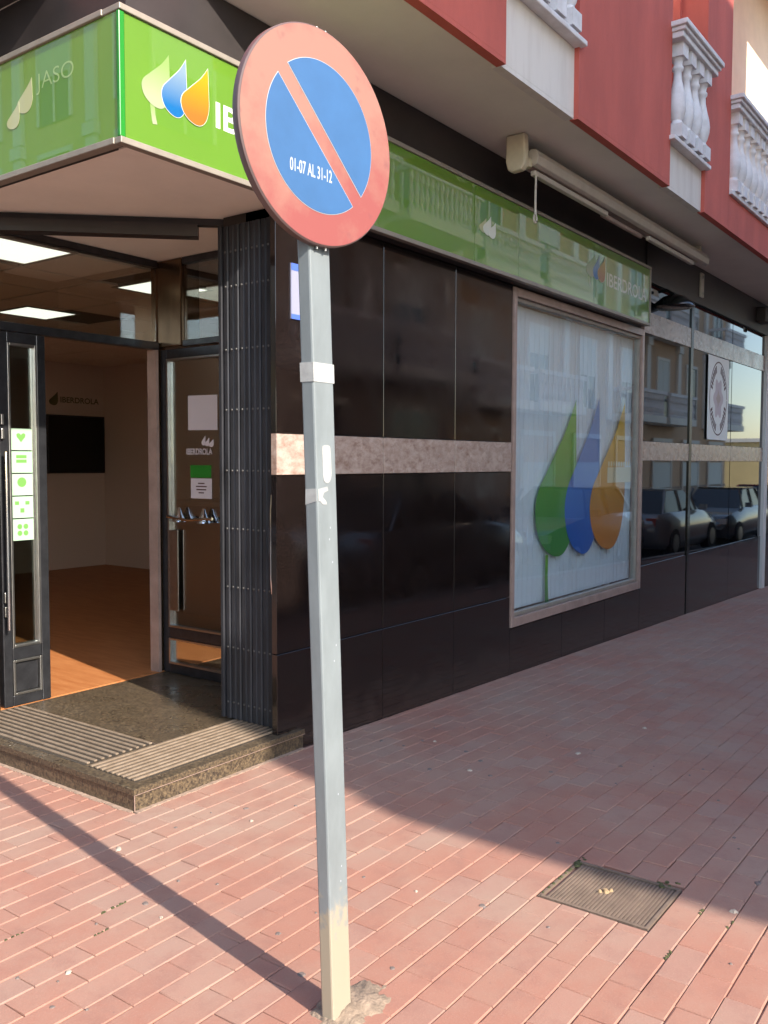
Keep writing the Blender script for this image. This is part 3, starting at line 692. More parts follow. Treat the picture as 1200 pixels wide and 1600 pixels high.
# five stickers on the left leaf
names = ['mint sticker with a green heart, top one on the narrow door panel', 'mint sticker with two green bars, second from top on the narrow door panel', 'mint sticker with a green disc, middle one on the narrow door panel', 'mint sticker with three small blocks, fourth down on the narrow door panel', 'mint sticker with a four dot pattern, lowest on the narrow door panel']
for k in range(5):
    z1 = 1.683-.129*k; z0 = z1-.122; x0, x1 = .41, .548
    e = empty('sticker', (.48, 1.594, z0), names[k], 'sticker', 'green stickers on the door panel')
    bx('sheet', 'stickgreen', e, x0, x1, 1.5945, 1.5955, z0, z1)
    cx, cz = (x0+x1)/2, (z0+z1)/2+.014; ic = MB(); y0, y1 = 1.5935, 1.5944
    def disc(x, z, r, n=14): ic.prism([(x+r*math.cos(2*math.pi*i/n), z+r*math.sin(2*math.pi*i/n)) for i in range(n)], 1, y0, y1)
    def rc(a, bb, c_, d_): ic.box(cx+a, cx+bb, y0, y1, cz+c_, cz+d_)
    if k == 0: ic.prism([(cx, cz-.03), (cx+.026, cz), (cx+.028, cz+.014), (cx+.018, cz+.022), (cx+.006, cz+.018), (cx, cz+.01), (cx-.006, cz+.018), (cx-.018, cz+.022), (cx-.028, cz+.014), (cx-.026, cz)], 1, y0, y1)
    if k == 1: rc(-.032, .032, .008, .026); rc(-.032, .032, -.018, .0)
    if k == 2: disc(cx, cz, .028)
    if k == 3: rc(-.045, -.02, .0, .02); rc(.02, .045, .0, .02); rc(-.012, .012, -.045, -.02)
    if k == 4: disc(cx-.018, cz+.004, .015); disc(cx+.02, cz+.004, .015); disc(cx-.018, cz-.034, .015); disc(cx+.02, cz-.034, .015)
    link('icon', ic.mesh('icon'), 'icon', e)

# ------------------------------------------------------------------ folding gate and its track
gt = empty('folding_gate', (.96, .24, .1), 'dark steel folding gate stacked open against the entrance pillar', 'gate')
N = 9; ya, yb = .075, .425
for i in range(N):
    y = ya+(yb-ya)*(i+.5)/N; wv = (yb-ya)/N
    xo = .946+(.003 if i % 2 else 0)
    s_ = link('slat', MB().prism([(xo, y-wv*.46), (xo-.006, y-wv*.3), (xo-.006, y+wv*.3), (xo, y+wv*.46), (xo+.02, y+wv*.46), (xo+.02, y-wv*.46)], 2, .112, 2.735).mesh('slat'), 'steel', gt)
    rv = MB()
    for z in (2.60, 2.42, 2.09, 1.773, 1.451, 1.141, .828, .5, .2):
        rv.lathe([(.0065, 0), (.0055, .003), (.002, .0045)], c=(xo-.0062, y, z), n=7, X=Matrix.Rotation(-math.pi/2, 4, 'Y'))
    PLOC[s_.name] = tuple(gt.location)
    r_ = link('rivet_row', rv.mesh('rivet_row'), 'rivet', s_); r_.matrix_parent_inverse = Matrix.Identity(4)
bx('lock_stile', 'steel', gt, .925, .965, .045, .072, .112, 2.74, bevel=.004)
bx('lock_stile', 'steel', gt, .93, .965, .428, .452, .112, 2.74, bevel=.004)
b = MB().tube([(.918, .055, .82), (.91, .055, .9), (.91, .055, 1.25), (.918, .055, 1.33)], .007)
link('lock_handle', b.mesh('lock_handle'), 'chrome', gt, smooth='auto')
bx('lock_case', 'steel', gt, .905, .924, .045, .075, 1.02, 1.16, bevel=.004)
tr = empty('gate_track', (.6, 1.1, 2.8), 'black overhead track running diagonally across the entrance ceiling', 'track')
def bar2(name, m, root, p, q, w, z0, z1):
    p, q = Vector(p), Vector(q); d = (q-p).normalized(); n = Vector((-d.y, d.x))*w/2
    return link(name, MB().prism([tuple(p-n), tuple(q-n), tuple(q+n), tuple(p+n)], 2, z0, z1).mesh(name), m, root)
bar2('guide_rail', 'darkpaint', tr, (1.03, .50), (.05, 1.56), .05, 2.765, 2.799)
bar2('rail_cover', 'darkpaint', tr, (.93, .60), (.06, 1.52), .09, 2.70, 2.7645)

# ------------------------------------------------------------------ green fascia sign
fs = empty('fascia_sign', (2.8, -.05, 2.77), 'long green illuminated style fascia sign wrapping round the shop corner', 'sign')
FZ0, FZ1 = 2.795, 3.285
seams = [-.085, 1.62, 2.655, 3.255, 4.55, 5.83]
for x0, x1 in zip(seams[:-1], seams[1:]):
    bx('green_panel', 'green', fs, x0+.0015, x1-.0015, -.10, -.09, FZ0, FZ1)
bx('green_panel', 'green', fs, -.109, -.099, -.085, 1.25, FZ0, FZ1); bx('green_panel', 'green', fs, -.109, -.099, 1.253, 2.4, FZ0, FZ1)
bx('corner_profile', 'greenedge', fs, -.114, -.086, -.105, -.086, FZ0, FZ1, bevel=.004)
bx('top_profile', 'alumatt', fs, -.115, 5.85, -.112, -.004, FZ1+.001, FZ1+.026, bevel=.003)
bx('bottom_profile', 'alumatt', fs, -.115, 5.85, -.112, -.072, FZ0-.027, FZ0-.001, bevel=.003)
bx('top_profile', 'alumatt', fs, -.121, -.004, -.003, 2.42, FZ1+.001, FZ1+.026, bevel=.003)
bx('bottom_profile', 'alumatt', fs, -.121, -.075, -.07, 2.42, FZ0-.027, FZ0-.001, bevel=.003)
bx('end_cap', 'alumatt', fs, 5.832, 5.85, -.11, -.004, FZ0, FZ1)
bx('backing', 'darkpaint', fs, .0, 5.83, -.088, -.006, FZ0+.002, FZ1-.002)
bx('backing', 'darkpaint', fs, -.097, -.006, -.08, 2.4, FZ0+.002, FZ1-.002)
bx('under_tray', 'darkpaint', fs, .99, 5.83, -.071, -.006, FZ0-.027, FZ0+.001)
mw = drop_mat('leaf_white', (.20, .29, .09), (.29, .32, .19), .35, .4); mb_ = drop_mat('leaf_blue', (.17, .24, .30), (.003, .10, .28), .35, .4); mo = drop_mat('leaf_orange', (.36, .24, .003), (.33, .115, .014), .35, .4)
mrim = M['letter']
def logo(root, pts, y, mats, stem=True):
    for k, (x0, x1, z0, z1) in enumerate(pts):
        r = MB().prism(drop_poly(x0-.0022, x1+.0022, z0-.0022, z1+.005, 4), 1, y-.0012-.0016*k, y-.0004-.0016*k)
        if k > 0: link('leaf_rim', r.mesh('leaf_rim'), mrim, root)
        link('leaf_drop', MB().prism(drop_poly(x0, x1, z0, z1, 4), 1, y-.002-.0016*k, y-.0013-.0016*k).mesh('leaf_drop'), mats[k], root)
    if stem:
        x0, x1, z0, z1 = pts[0]; cx = x0+(x1-x0)*.36
        link('leaf_stem', MB().prism([(cx-.012, z0+.02), (cx+.012, z0+.02), (cx+.016, z0-.03), (cx+.026, z0-.068), (cx+.002, z0-.072), (cx-.006, z0-.03)], 1, y-.0011, y-.0003).mesh('leaf_stem'), mats[0], root)
logo(fs, [(-.002, .145, 2.962, 3.197), (.10, .235, 2.955, 3.207), (.203, .36, 2.955, 3.212)], -.10, (mw, mb_, mo))
link('lettering', place_flat(text_mesh('IBERDROLA', .97, .115, bold=.022), (.405, -.1008, 2.978), (1, 0, 0), (0, 0, 1)), 'letter', fs)
logo(fs, [(4.40, 4.58, 3.0, 3.19), (4.53, 4.66, 2.995, 3.20), (4.62, 4.78, 2.99, 3.205)], -.10, (mw, mb_, mo))
link('lettering', place_flat(text_mesh('IBERDROLA', .92, .115, bold=.012), (4.83, -.1008, 2.978), (1, 0, 0), (0, 0, 1)), 'letter', fs)
logo(fs, [(2.71, 2.80, 3.0, 3.10), (2.76, 2.86, 2.995, 3.12), (2.82, 2.92, 2.985, 3.09)], -.10, (M['palepink'], M['letter'], M['letter']), stem=False)
# the faint print on the side face
link('lettering', place_flat(text_mesh('JASO', .27, .088, bold=-.008), (-.1098, .47, 3.085), (0, -1, 0), (0, 0, 1)), 'dimtext', fs)
for kk, (y0, y1, z0, z1) in enumerate(((.50, .62, 3.03, 3.17), (.60, .70, 2.98, 3.09))):
    pl = [(y0+y1-p[0], p[1]) for p in drop_poly(y0, y1, z0, z1, 3)]
    link('leaf_drop', MB().prism(pl, 0, -.1105-.001*kk, -.1098-.001*kk).mesh('leaf_drop'), 'palepink', fs)

# ------------------------------------------------------------------ display window
dw = empty('display_window', (4.68, .03, .3), 'big shop display window with vertical blinds behind three coloured drops', 'window')
X0, X1, Z0, Z1 = 3.372, 5.978, .285, 2.758
for (a, c, z0, z1) in ((X0, X0+.045, Z0, Z1), (X1-.05, X1, Z0, Z1), (X0+.046, X1-.051, Z1-.062, Z1), (X0+.046, X1-.051, Z0, Z0+.07)):
    bx('outer_trim', 'trim', dw, a, c, -.012, .09, z0, z1, bevel=.004)
xi0, xi1, zi0, zi1 = X0+.047, X1-.052, Z0+.072, Z1-.064
for (a, c, z0, z1) in ((xi0, xi0+.028, zi0, zi1), (xi1-.028, xi1, zi0, zi1), (xi0+.029, xi1-.029, zi1-.028, zi1), (xi0+.029, xi1-.029, zi0, zi0+.028)):
    bx('sash_frame', 'alumatt', dw, a, c, .01, .06, z0, z1, bevel=.003)
bx('glass_pane', 'pane', dw, xi0+.029, xi1-.029, .032, .040, zi0+.029, zi1-.029)
box = MB().box(3.2, 6.1, .42, .45, .2, 2.9).box(3.2, 3.24, .301, .419, .2, 2.9).box(6.06, 6.1, .301, .419, .2, 2.9)
link('back_panel', box.mesh('back_panel'), 'whitevinyl', dw)
ns = 31
for i in range(ns):
    x = xi0-.02+(xi1-xi0+.055)*(i+.5)/ns; wv = (xi1-xi0+.055)/ns*.515
    a = math.radians(random.uniform(1, 4.5)); X = Matrix.Translation((x, .092, 0)) @ Matrix.Rotation(a, 4, 'Z')
    link('blind_slat', MB().box(-wv, wv, -.0015, .0015, zi0+.03, zi1-.03, X).mesh('blind_slat'), 'blind', dw)
bx('blind_headrail', 'alumatt', dw, xi0, xi1, .075, .12, zi1-.028, zi1)
ps = empty('drop_poster', (4.7, .1, .36), 'big green, blue and orange drops printed on film inside the display window', 'poster')
yp = .058
mg = drop_mat('drop_green', (.16, .36, .03), (.06, .24, .05), .5); mbl = drop_mat('drop_blue', (.10, .22, .46), (.03, .12, .42), .5); mor = drop_mat('drop_orange', (.62, .36, .03), (.58, .20, .03), .5)
for k, (x0, x1, z0, z1, m_) in enumerate(((3.87, 4.62, .735, 2.02, mg), (4.40, 5.10, .715, 2.07, mbl), (4.90, 5.69, .715, 2.05, mor))):
    link('drop', MB().prism(drop_poly(x0, x1, z0, z1, 6), 1, yp-.002*k, yp-.002*k-.0012).mesh('drop'), m_, ps)
link('stem', MB().prism([(4.06, .76), (4.105, .76), (4.10, .6), (4.12, .37), (4.06, .37), (4.055, .6)], 1, yp, yp-.0012).mesh('stem'), mg, ps)
fsx = empty('reflection_patch', (5.5, .05, 1.3), 'cream patch imitating a reflection over the orange drop in the window', 'sticker')  # reflection in the glass, modelled as a cream sheet with a row of tabs
mcf = mat('cream_reflection', (.66, .55, .33), .6)
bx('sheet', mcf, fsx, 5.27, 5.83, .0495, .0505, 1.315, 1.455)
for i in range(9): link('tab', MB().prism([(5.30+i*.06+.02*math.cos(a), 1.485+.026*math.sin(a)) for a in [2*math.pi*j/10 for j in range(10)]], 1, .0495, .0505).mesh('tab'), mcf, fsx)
# ------------------------------------------------------------------ small things on the facade
e = empty('blue_plate', (1.05, -.005, 2.2), 'small white plate with blue top and bottom edges on the pillar', 'plate')
bx('plate', mat('plate_lavender', (.25, .25, .34), .5), e, 1.0, 1.19, -.008, -.001, 2.225, 2.505); bx('blue_edge', 'skybluep', e, 1.0, 1.19, -.0095, -.0082, 2.47, 2.505); bx('blue_edge', 'skybluep', e, 1.0, 1.19, -.0095, -.0082, 2.225, 2.25)
# poster with an oval emblem
pe = empty('oval_poster', (8.43, -.005, 1.76), 'white poster with a brown oval emblem on the dark glass', 'poster')
bx('sheet', 'whitevinyl', pe, 7.99, 8.80, -.012, -.0085, 1.765, 2.725)
cx, cz = 8.395, 2.245
def ring(rx0, rz0, rx1, rz1, a0, a1, n, y0, y1):
    b = MB(); pi_ = []
    for i in range(n+1):
        a = a0+(a1-a0)*i/n; pi_.append((cx+rx0*math.cos(a), cz+rz0*math.sin(a)))
    for i in range(n, -1, -1):
        a = a0+(a1-a0)*i/n; pi_.append((cx+rx1*math.cos(a), cz+rz1*math.sin(a)))
    return b.prism(pi_, 1, y0, y1)
b = ring(.33, .415, .345, .43, 0.01, 2*math.pi-.01, 40, -.0128, -.0122); link('oval_line', b.mesh('oval_line'), 'brownprint', pe)
for a0 in (20, 108, 200, 290):
    for k in range(7):
        a = math.radians(a0+k*8.2); b = ring(.245, .31, .315, .395, a, a+math.radians(5.6), 2, -.0128, -.0122); link('letter_mark', b.mesh('letter_mark'), 'brownprint', pe)
link('petal_ring', MB().prism([(cx+(.17+.03*math.cos(6*a))*math.cos(a), cz+(.215+.035*math.cos(6*a))*math.sin(a)) for a in [2*math.pi*i/48 for i in range(48)]], 1, -.0128, -.0122).mesh('petal_ring'), 'paper', pe)
link('centre_mark', MB().prism([(cx+(.06+.03*math.cos(4*a))*math.cos(a), cz+(.09+.03*math.cos(3*a))*math.sin(a)) for a in [2*math.pi*i/30 for i in range(30)]], 1, -.0136, -.013).mesh('centre_mark'), 'paleprint', pe)
# retractable awning under the overhang
aw = empty('retractable_awning', (4.7, -.3, 3.6), 'rolled up cream retractable awning fixed under the overhang', 'awning')
link('end_bracket', MB().prism([(-.355, 3.615), (-.22, 3.615), (-.215, 3.45), (-.23, 3.395), (-.26, 3.38), (-.33, 3.385), (-.36, 3.42)], 0, 2.84, 2.90).mesh('end_bracket'), 'plasticcream', aw, bevel=.012)
link('end_bracket', MB().prism([(-.34, 3.615), (-.20, 3.615), (-.20, 3.46), (-.34, 3.46)], 0, 6.55, 6.60).mesh('end_bracket'), 'plasticcream', aw, bevel=.006)
RX = Matrix.Rotation(math.pi/2, 4, 'Y')
link('cloth_roll', MB().tube([(2.93, -.24, 3.53), (6.54, -.24, 3.53)], .052, 14).mesh('cloth_roll'), 'awncloth', aw, smooth='auto')
link('front_bar', MB().prism([(-.385, 3.50), (-.365, 3.545), (-.32, 3.55), (-.305, 3.52), (-.31, 3.46), (-.34, 3.44), (-.375, 3.45)], 0, 2.98, 6.70).mesh('front_bar'), 'awn', aw, bevel=.005)
link('folding_arm', MB().box(3.02, 4.25, -.345, -.305, 3.39, 3.425).mesh('folding_arm'), 'awn', aw, bevel=.008)
link('folding_arm', MB().box(5.15, 6.35, -.345, -.305, 3.39, 3.425).mesh('folding_arm'), 'awn', aw, bevel=.008)
link('folding_arm', MB().box(4.26, 5.1, -.30, -.27, 3.40, 3.43).mesh('folding_arm'), 'awncloth', aw, bevel=.006)
b = MB().lathe([(.03, 0), (.035, .02), (.03, .05), (.02, .06)], c=(2.965, -.31, 3.43), n=12)
link('gearbox', b.mesh('gearbox'), 'plasticcream', aw, smooth='auto')
eye = [(3.035+.0*0, -.34, 3.39), (3.04, -.335, 3.30), (3.04, -.335, 3.14)]
link('crank_rod', MB().tube(eye, .0075).mesh('crank_rod'), 'awn', aw, smooth='auto')
lp_ = [(3.04+.0, -.335+.02*math.sin(a), 3.115-.026*math.cos(a)*1.0) for a in [math.pi+2*math.pi*i/12 for i in range(13)]]
lp_ = [(3.04+.02*math.sin(a), -.335, 3.115-.028*math.cos(a)) for a in [math.pi+2*math.pi*i/12 for i in range(13)]]
link('crank_eye', MB().tube(lp_, .007, 6).mesh('crank_eye'), 'awn', aw, smooth='auto')
# wall lamp and bracket by the right end
wl = empty('wall_lamp', (6.3, -.1, 3.0), 'small black wall lamp under the dark lintel right of the green sign', 'lamp')
link('shade', MB().lathe([(.02, .12), (.10, .10), (.19, .03), (.20, .0), (.17, -.01)], c=(6.30, -.17, 3.0), n=18).mesh('shade'), 'black', wl, smooth='auto')
link('arm', MB().tube([(6.30, -.02, 3.16), (6.30, -.10, 3.17), (6.30, -.17, 3.12)], .014).mesh('arm'), 'black', wl, smooth='auto')
wb = empty('awning_bracket', (7.6, -.04, 3.3), 'short pale bracket plate on the dark lintel beyond the awning', 'bracket')
bx('plate', 'awn', wb, 7.56, 7.66, -.045, -.022, 3.30, 3.56, bevel=.004)
bx('stud', 'alu', wb, 7.595, 7.625, -.055, -.0455, 3.50, 3.53); bx('stud', 'alu', wb, 7.595, 7.625, -.055, -.0455, 3.33, 3.36)
al = empty('alarm_box', (10.2, -.05, 3.3), 'small alarm box with a pale stub at the far end of the lintel', 'alarm')
bx('case', 'darkpaint', al, 9.95, 10.25, -.14, -.021, 3.33, 3.52, bevel=.01); bx('stub', 'whitevinyl', al, 10.12, 10.22, -.17, -.141, 3.24, 3.42, bevel=.01)

# ------------------------------------------------------------------ NO PARKING SIGN
sg = empty('parking_sign', (-.62, -1.62, 0), 'round faded no parking sign on a leaning grey square pole', 'road sign')
# the pole leans a little to the left; local frame at its foot
dx = -.0445; th = math.radians(2.5)
PX = Matrix(((1, 0, dx, -.645), (0, 1, 0, -1.640), (0, 0, 1, 0), (0, 0, 0, 1))) @ Matrix.Rotation(th, 4, 'Z')
PW_, PD = .083, .040
def pbox(name, m, x0, x1, y0, y1, z0, z1, bevel=0):
    return link(name, MB().box(x0, x1, y0, y1, z0, z1, PX).mesh(name), m, sg, bevel=bevel)
pbox('pole', 'pole', 0, PW_, 0, PD, -.05, 2.52, bevel=.005)
pbox('pole_cap', 'black', .002, PW_-.002, .002, PD-.002, 2.5205, 2.526)
# tape band, patch and torn remnant
def patch(name, pts, face):
    if face == 'front': vs = [PX @ Vector((x, -.0011, z)) for x, z in pts]+[PX @ Vector((x, -.0001, z)) for x, z in pts]
    else: vs = [PX @ Vector((-.0011, x, z)) for x, z in pts]+[PX @ Vector((-.0001, x, z)) for x, z in pts]
    n = len(pts); fs_ = [tuple(range(n)), tuple(range(2*n-1, n-1, -1))]+[((i+1) % n, i, n+i, n+(i+1) % n) for i in range(n)]
    return link(name, MB().add(vs, fs_).mesh(name), 'tape', sg)
b = MB().box(-.0014, PW_+.0014, -.0014, PD+.0014, 1.700, 1.748, PX); link('tape_band', b.mesh('tape_band'), 'tape', sg)
patch('sticker_remnant', smoothpoly([(.026, 1.53), (.03, 1.54), (.056, 1.54), (.06, 1.52), (.062, 1.48), (.058, 1.455), (.045, 1.445), (.03, 1.45), (.026, 1.47)], 3), 'front')
patch('sticker_remnant', [(.004, 1.43), (.042, 1.436), (.046, 1.426), (.026, 1.42), (.022, 1.41), (.036, 1.398), (.038, 1.390), (.022, 1.391), (.010, 1.40), (.004, 1.40)], 'front')
patch('sticker_remnant', [(.002, 1.40), (.038, 1.39), (.036, 1.43), (.002, 1.432)], 'side')
b = MB()
for x, z in ((.05, 1.33), (.045, 1.30), (.055, 1.24), (.05, .98), (.06, 1.02), (.05, .62), (.055, .42), (.05, .38)):
    pts = [(x+.0022*math.cos(2*math.pi*i/7), z+.003*math.sin(2*math.pi*i/7)) for i in range(7)]
    vs = [PX @ Vector((px_, -.001, pz)) for px_, pz in pts]; b.add(vs, [tuple(range(7))])
link('paint_fleck', b.mesh('paint_fleck'), 'signwhite', sg)
# disc
R_ = .2612; ctr = Vector((-.714, -1.66, 2.2923)); az = math.radians(-4.58)
tx = Vector((math.cos(az), math.sin(az), 0)); tz = Vector((0, 0, 1)); tn = Vector((math.sin(az), -math.cos(az), 0))
DX = Matrix(((tx.x, tz.x, tn.x, ctr.x), (tx.y, tz.y, tn.y, ctr.y), (tx.z, tz.z, tn.z, ctr.z), (0, 0, 0, 1)))
pl = link('plate', MB().lathe([(R_-.004, -.022), (R_-.001, -.022), (R_, -.02), (R_, -.003), (R_-.003, 0), (R_-.006, .0002)], n=72, X=DX).mesh('plate'), 'signback', sg, smooth='auto')
def dpoly(name, pts, h, m, parent=None):
    vs = [DX @ Vector((x, y, h)) for x, y in pts]; n = len(pts)
    vs += [DX @ Vector((x, y, h-.0006)) for x, y in pts]
    return link(name, MB().add(vs, [tuple(range(n)), tuple(range(2*n-1, n-1, -1))]+[((i+1) % n, i, n+i, n+(i+1) % n) for i in range(n)]).mesh(name), m, parent or sg)
circ = lambda r, n=80: [(r*math.cos(2*math.pi*i/n), r*math.sin(2*math.pi*i/n)) for i in range(n)]
dpoly('red_face', circ(R_-.004), .0009, 'signred')
RB = .181
def half(r, w, sgn, rot=math.radians(-45), n=48):
    # circular segment on one side of the bar
    a = math.asin(w/r); pts = [(r*math.cos(t), sgn*r*math.sin(t)) for t in [a+(math.pi-2*a)*i/n for i in range(n+1)]]
    if sgn < 0: pts = pts[::-1]
    return [(x*math.cos(rot)-y*math.sin(rot), x*math.sin(rot)+y*math.cos(rot)) for x, y in pts]
for sgn in (1, -1):
    dpoly('white_edge', half(RB+.0014, .0208, sgn), .0017, 'signwhite')
    dpoly('blue_field', half(RB, .0225, sgn), .0025, 'signblue')
tm_ = text_mesh('01-07 AL 31-12', .142, .031, bold=.016)
for v in tm_.vertices: v.co = DX @ Vector((v.co.x-.107, v.co.y-.103, .0028))
link('lettering', tm_, 'signwhite', sg)
for zz in (R_+.001, -R_-.002):
    for xx in (-.004, .026):
        v = DX @ Vector((xx, zz, -.012)); link('bolt', MB().lathe([(.0035, -.004), (.0035, .004)], c=tuple(v), n=8).mesh('bolt'), 'alu', sg)
for zz in (.12, -.12):
    X = PX; z = 2.2923+zz
    link('clamp', MB().box(-.006, PW_+.006, -.006, PD+.006, z-.015, z+.015, PX).mesh('clamp'), 'alu', sg, bevel=.002)
# rough concrete footing
ft = bpy.data.meshes.new('footing'); bm = bmesh.new()
gx, gy = 26, 18
grid = [[bm.verts.new((-.70+.30*i/gx, -1.73+.22*j/gy, 0)) for j in range(gy+1)] for i in range(gx+1)]
from mathutils import noise as _noise
for row in grid:
    for v in row:
        x, y = v.co.x, v.co.y
        d = math.hypot((x+.555)/.125, (y+1.625)/.09); dn = d+.35*_noise.noise(Vector((x*22, y*22, 1)))+.18*_noise.noise(Vector((x*60, y*60, 5)))
        h = max(-.02, .022*(1-dn*dn))
        v.co.z = h+(.006*_noise.noise(Vector((x*70, y*70, 3))) if h > 0 else 0)
for i in range(gx):
    for j in range(gy): bm.faces.new((grid[i][j], grid[i+1][j], grid[i+1][j+1], grid[i][j+1]))
bm.to_mesh(ft); bm.free()
link('footing', ft, 'concrete', sg, smooth=True)

# ------------------------------------------------------------------ STREET around (seen in the reflections, and shading the corner)
def street_house(name, loc, rot, length, depth, height, m, mtrim, label, floors, first=3.6, fh=3.3, bays=None, balc=True, shop='street_glass', sz=(.1, 2.7)):
    r = empty(name, loc, label, 'building'); r.rotation_euler = (0, 0, rot)
    def part(n, mb, mm, par=None, **kw):
        me = mb.mesh(n); o = bpy.data.objects.new(n, me); COL.objects.link(o); me.materials.append(M[mm]); o.parent = par or r; return o
    part('wall', MB().box(0, length, -depth, 0, -1, height), m)
    part('cornice', MB().box(-.15, length+.15, -depth, .25, height+.001, height+.25), mtrim)
    part('plinth', MB().box(0, length, .001, .04, -1, .9), 'greyr')
    n = bays or max(2, int(length/3.2)); bw = length/n
    for f in range(floors):
        z = first+fh*f
        for i in range(n):
            c = bw*(i+.5)
            fr = part('window', MB().box(c-.7, c-.62, .001, .07, z+.1, z+2.3).box(c+.62, c+.7, .001, .07, z+.1, z+2.3).box(c-.7, c+.7, .001, .07, z+2.301, z+2.42).box(c-.03, c+.03, .001, .06, z+.1, z+2.3), mtrim)
            part('pane', MB().box(c-.619, c+.619, .002, .03, z+.1, z+2.299), 'street_glass', fr)
            if random.random() < .6: part('shutter', MB().box(c-.618, c+.618, .031, .05, z+1.0+random.random()*.8, z+2.298), 'shutter', fr)
        for i in range(n+1):
            c = min(max(bw*i, .2), length-.2)
            part('pilaster', MB().box(c-.18, c+.18, .002, .12, z-.2, z+fh-.25).box(c-.24, c+.24, .002, .18, z+fh-.55, z+fh-.26), mtrim)
        if balc:
            for i in range(n):
                if i % 3 == 2: continue
                c = bw*(i+.5); b0, b1 = c-bw*.44, c+bw*.44
                bal = part('balcony', MB().box(b0, b1, .002, .9, z-.25, z), mtrim)
                m2 = MB().box(b0, b1, .76, .92, z+.80, z+.92)
                for k in range(int((b1-b0)/.2)):
                    m2.lathe([(.06, .001), (.06, .08), (.035, .1), (.065, .28), (.03, .55), (.06, .62), (.06, .799)], c=(b0+.1+.2*k, .84, z), n=6)
                for side in (b0, b1-.12): m2.box(side, side+.12, .14, .759, z+.80, z+.92)
                part('balustrade', m2, 'cast', bal)
    # shop openings at street level
    for i in range(n):
        c = bw*(i+.5)
        o = part('shopfront', MB().box(c-1.1, c-1.02, .041, .1, .05, 2.7).box(c+1.02, c+1.1, .041, .1, .05, 2.7).box(c-1.1, c+1.1, .041, .1, 2.701, 2.85), mtrim)
        part('pane', MB().box(c-1.019, c+1.019, .041, .06, sz[0], sz[1]), shop, o)
    return r
street_house('street_house', (-.72, -9, 0), 0, 17.5, 9, 10.4, 'greyr', 'whiter', 'grey rendered house with white pilasters and balustraded balconies across the side street', 2)
opp = [o for o in bpy.data.objects if o.name.startswith('street_house')][0]
cb = bpy.data.objects.new('corner_balcony', MB().box(-.30, -.001, -1.6, .25, 4.95, 5.15).box(-.30, -.001, -1.6, .25, 5.32, 6.35).box(-.22, -.05, -1.5, -1.4, 5.151, 5.319).mesh('corner_balcony'))
COL.objects.link(cb); cb.data.materials.append(M['whiter']); cb.parent = opp
street_house('street_house', (16.85, -9.2, -.4), 0, 25, 9, 10.2, 'peachr', 'whiter', 'peach rendered house with white balustrades further along the side street', 2, shop='shutter', sz=(.9, 1.9))
street_house('street_house', (62, -8.6, -.5), 0, 16, 9, 3.4, 'yellowr', 'whiter', 'low ochre house at the far end of the side street', 1, first=.9, fh=2.6, balc=False)
street_house('street_house', (-11, 24, 0), -math.pi/2, 27, 10, 13.5, 'yellowr', 'whiter', 'ochre house with white window surrounds facing the shop corner', 4, fh=3.0, bays=9, balc=False)
street_house('street_house', (-11.1, 44, 0), -math.pi/2, 19.9, 10, 15, 'peachr', 'whiter', 'tall peach house beyond the ochre one on the cross street', 3, balc=True)

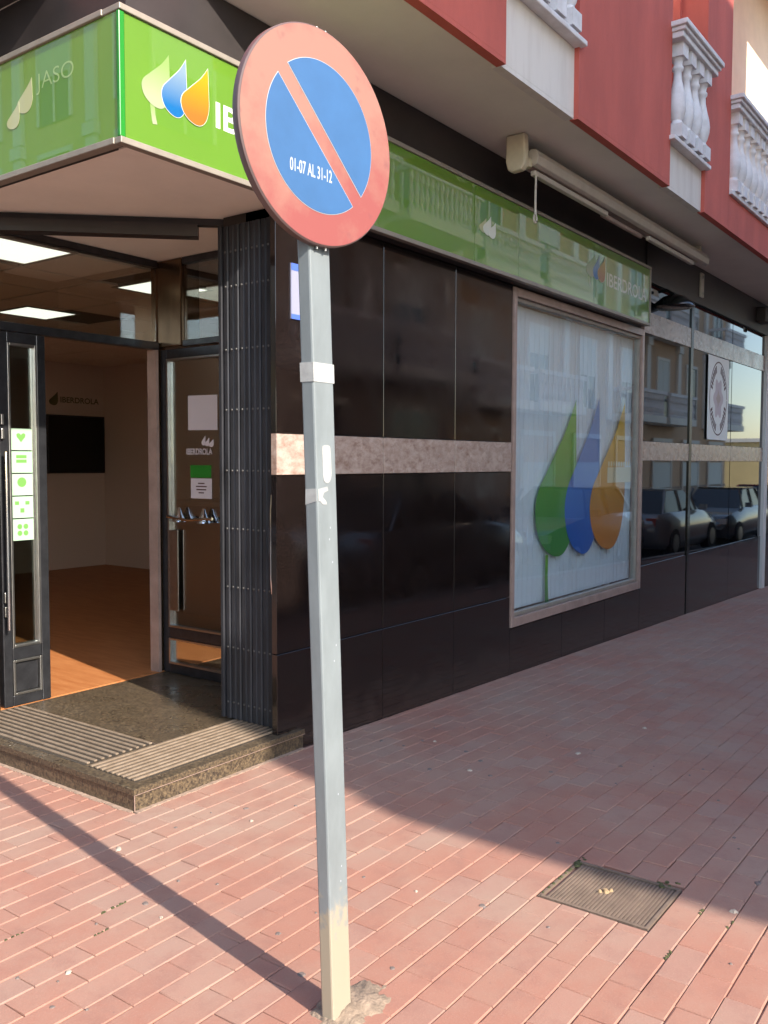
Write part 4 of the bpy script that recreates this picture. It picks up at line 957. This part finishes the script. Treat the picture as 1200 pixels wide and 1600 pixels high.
def car(x, y, z, col, label, flip=False):
    r = empty('parked_car', (x, y, z), label, 'car', 'cars parked along the kerb of the side street')
    r.rotation_euler = (0, 0, math.pi if flip else 0)
    mb = mat('car_paint', col, .3, .2, coat=1)
    def part(n, m_, mm, par=None, smooth=False):
        me = m_.mesh(n); o = bpy.data.objects.new(n, me); COL.objects.link(o); me.materials.append(M[mm] if isinstance(mm, str) else mm); o.parent = par or r
        if smooth:
            for p in me.polygons: p.use_smooth = True
            e = o.modifiers.new('split', 'EDGE_SPLIT'); e.split_angle = math.radians(40)
        return o
    # lower body: stations along the length, nose at -x
    stn = [(-2.08, .34, .62, .62), (-2.0, .24, .74, .76), (-1.75, .2, .82, .84), (-1.0, .18, .93, .88), (-.6, .18, .97, .89), (.9, .18, .98, .89), (1.5, .2, .98, .88), (1.9, .24, .95, .82), (2.02, .36, .8, .7)]
    vs = []; n = 8
    for X_, zb, zt, hw in stn:
        vs += [(X_, -hw*.9, zb), (X_, -hw, zb+.12), (X_, -hw, zt-.18), (X_, -hw*.88, zt), (X_, hw*.88, zt), (X_, hw, zt-.18), (X_, hw, zb+.12), (X_, hw*.9, zb)]
    fs_ = [(j*n+i, (j+1)*n+i, (j+1)*n+(i+1) % n, j*n+(i+1) % n) for j in range(len(stn)-1) for i in range(n)]+[tuple(range(n)), tuple(range((len(stn)-1)*n, len(stn)*n))[::-1]]
    part('body', MB().add(vs, fs_), mb, smooth=True)
    gh = [(-.78, .95, .74), (-.05, 1.42, .60), (1.15, 1.44, .59), (1.72, .96, .70)]
    vs = []
    for X_, zt, hw in gh: vs += [(X_, -hw, zt), (X_, hw, zt)]
    vs += [(-.78, -.78, .94), (-.78, .78, .94), (1.74, -.76, .94), (1.74, .76, .94)]
    fs_ = [(0, 1, 3, 2), (2, 3, 5, 4), (4, 5, 7, 6), (0, 2, 4, 6), (7, 5, 3, 1)]
    part('glasshouse', MB().add(vs, fs_), 'street_glass')
    part('roof', MB().box(0.0, 1.16, -.595, .595, 1.425, 1.47), mb)
    for sx in (-.42, .45, 1.45):
        for sy in (-1, 1): part('pillar', MB().tube([(sx-.15*(sx < 0), sy*.735, .95), (sx+.02, sy*.605, 1.44)] if sx < 1 else [(1.62, sy*.72, .95), (1.18, sy*.6, 1.44)], .028, 6), mb)
    for sx in (-1.32, 1.28):
        for sy in (-1, 1):
            X_ = Matrix.Rotation(math.pi/2, 4, 'X')
            w_ = part('wheel', MB().lathe([(.2, -.1), (.31, -.1), (.325, -.06), (.325, .06), (.31, .1), (.2, .1)], c=(sx, sy*.80, .325), n=20, X=X_), 'rubber', smooth=True)
            part('rim', MB().lathe([(.06, -.11), (.19, -.105), (.195, .105), (.06, .11)], c=(sx, sy*.805, .325), n=14, X=X_), 'alu', w_)
    for sy in (-.6, .6):
        part('headlight', MB().box(-2.06, -1.93, sy-.14, sy+.14, .6, .73), 'shutter'); part('taillight', MB().box(1.93, 2.0, sy-.1, sy+.1, .68, .88), 'red')
    for sy in (-1, 1): part('mirror', MB().box(-.62, -.5, sy*.9-.08, sy*.9+.08, .98, 1.1), mb)
    part('number_plate', MB().box(-2.1, -2.078, -.26, .26, .42, .53), 'signwhite')
    return r
cars = [(2.95, -4.0, (.08, .09, .10), 'dark grey parked hatchback nearest the corner by the kerb', False), (8.1, -4.05, (.06, .065, .075), 'slate grey parked car second along the kerb', True), (12.9, -4.0, (.03, .04, .09), 'navy blue parked car third along the kerb', False), (17.9, -4.05, (.35, .35, .35), 'pale grey parked car fourth along the kerb', True), (22.8, -4.0, (.05, .05, .05), 'black parked car fifth along the kerb', False), (28, -4.0, (.3, .05, .04), 'dark red parked car sixth along the kerb', True)]
for x, y, c_, l, f_ in cars: car(x, y, zg(x)-.14, c_, l, f_)
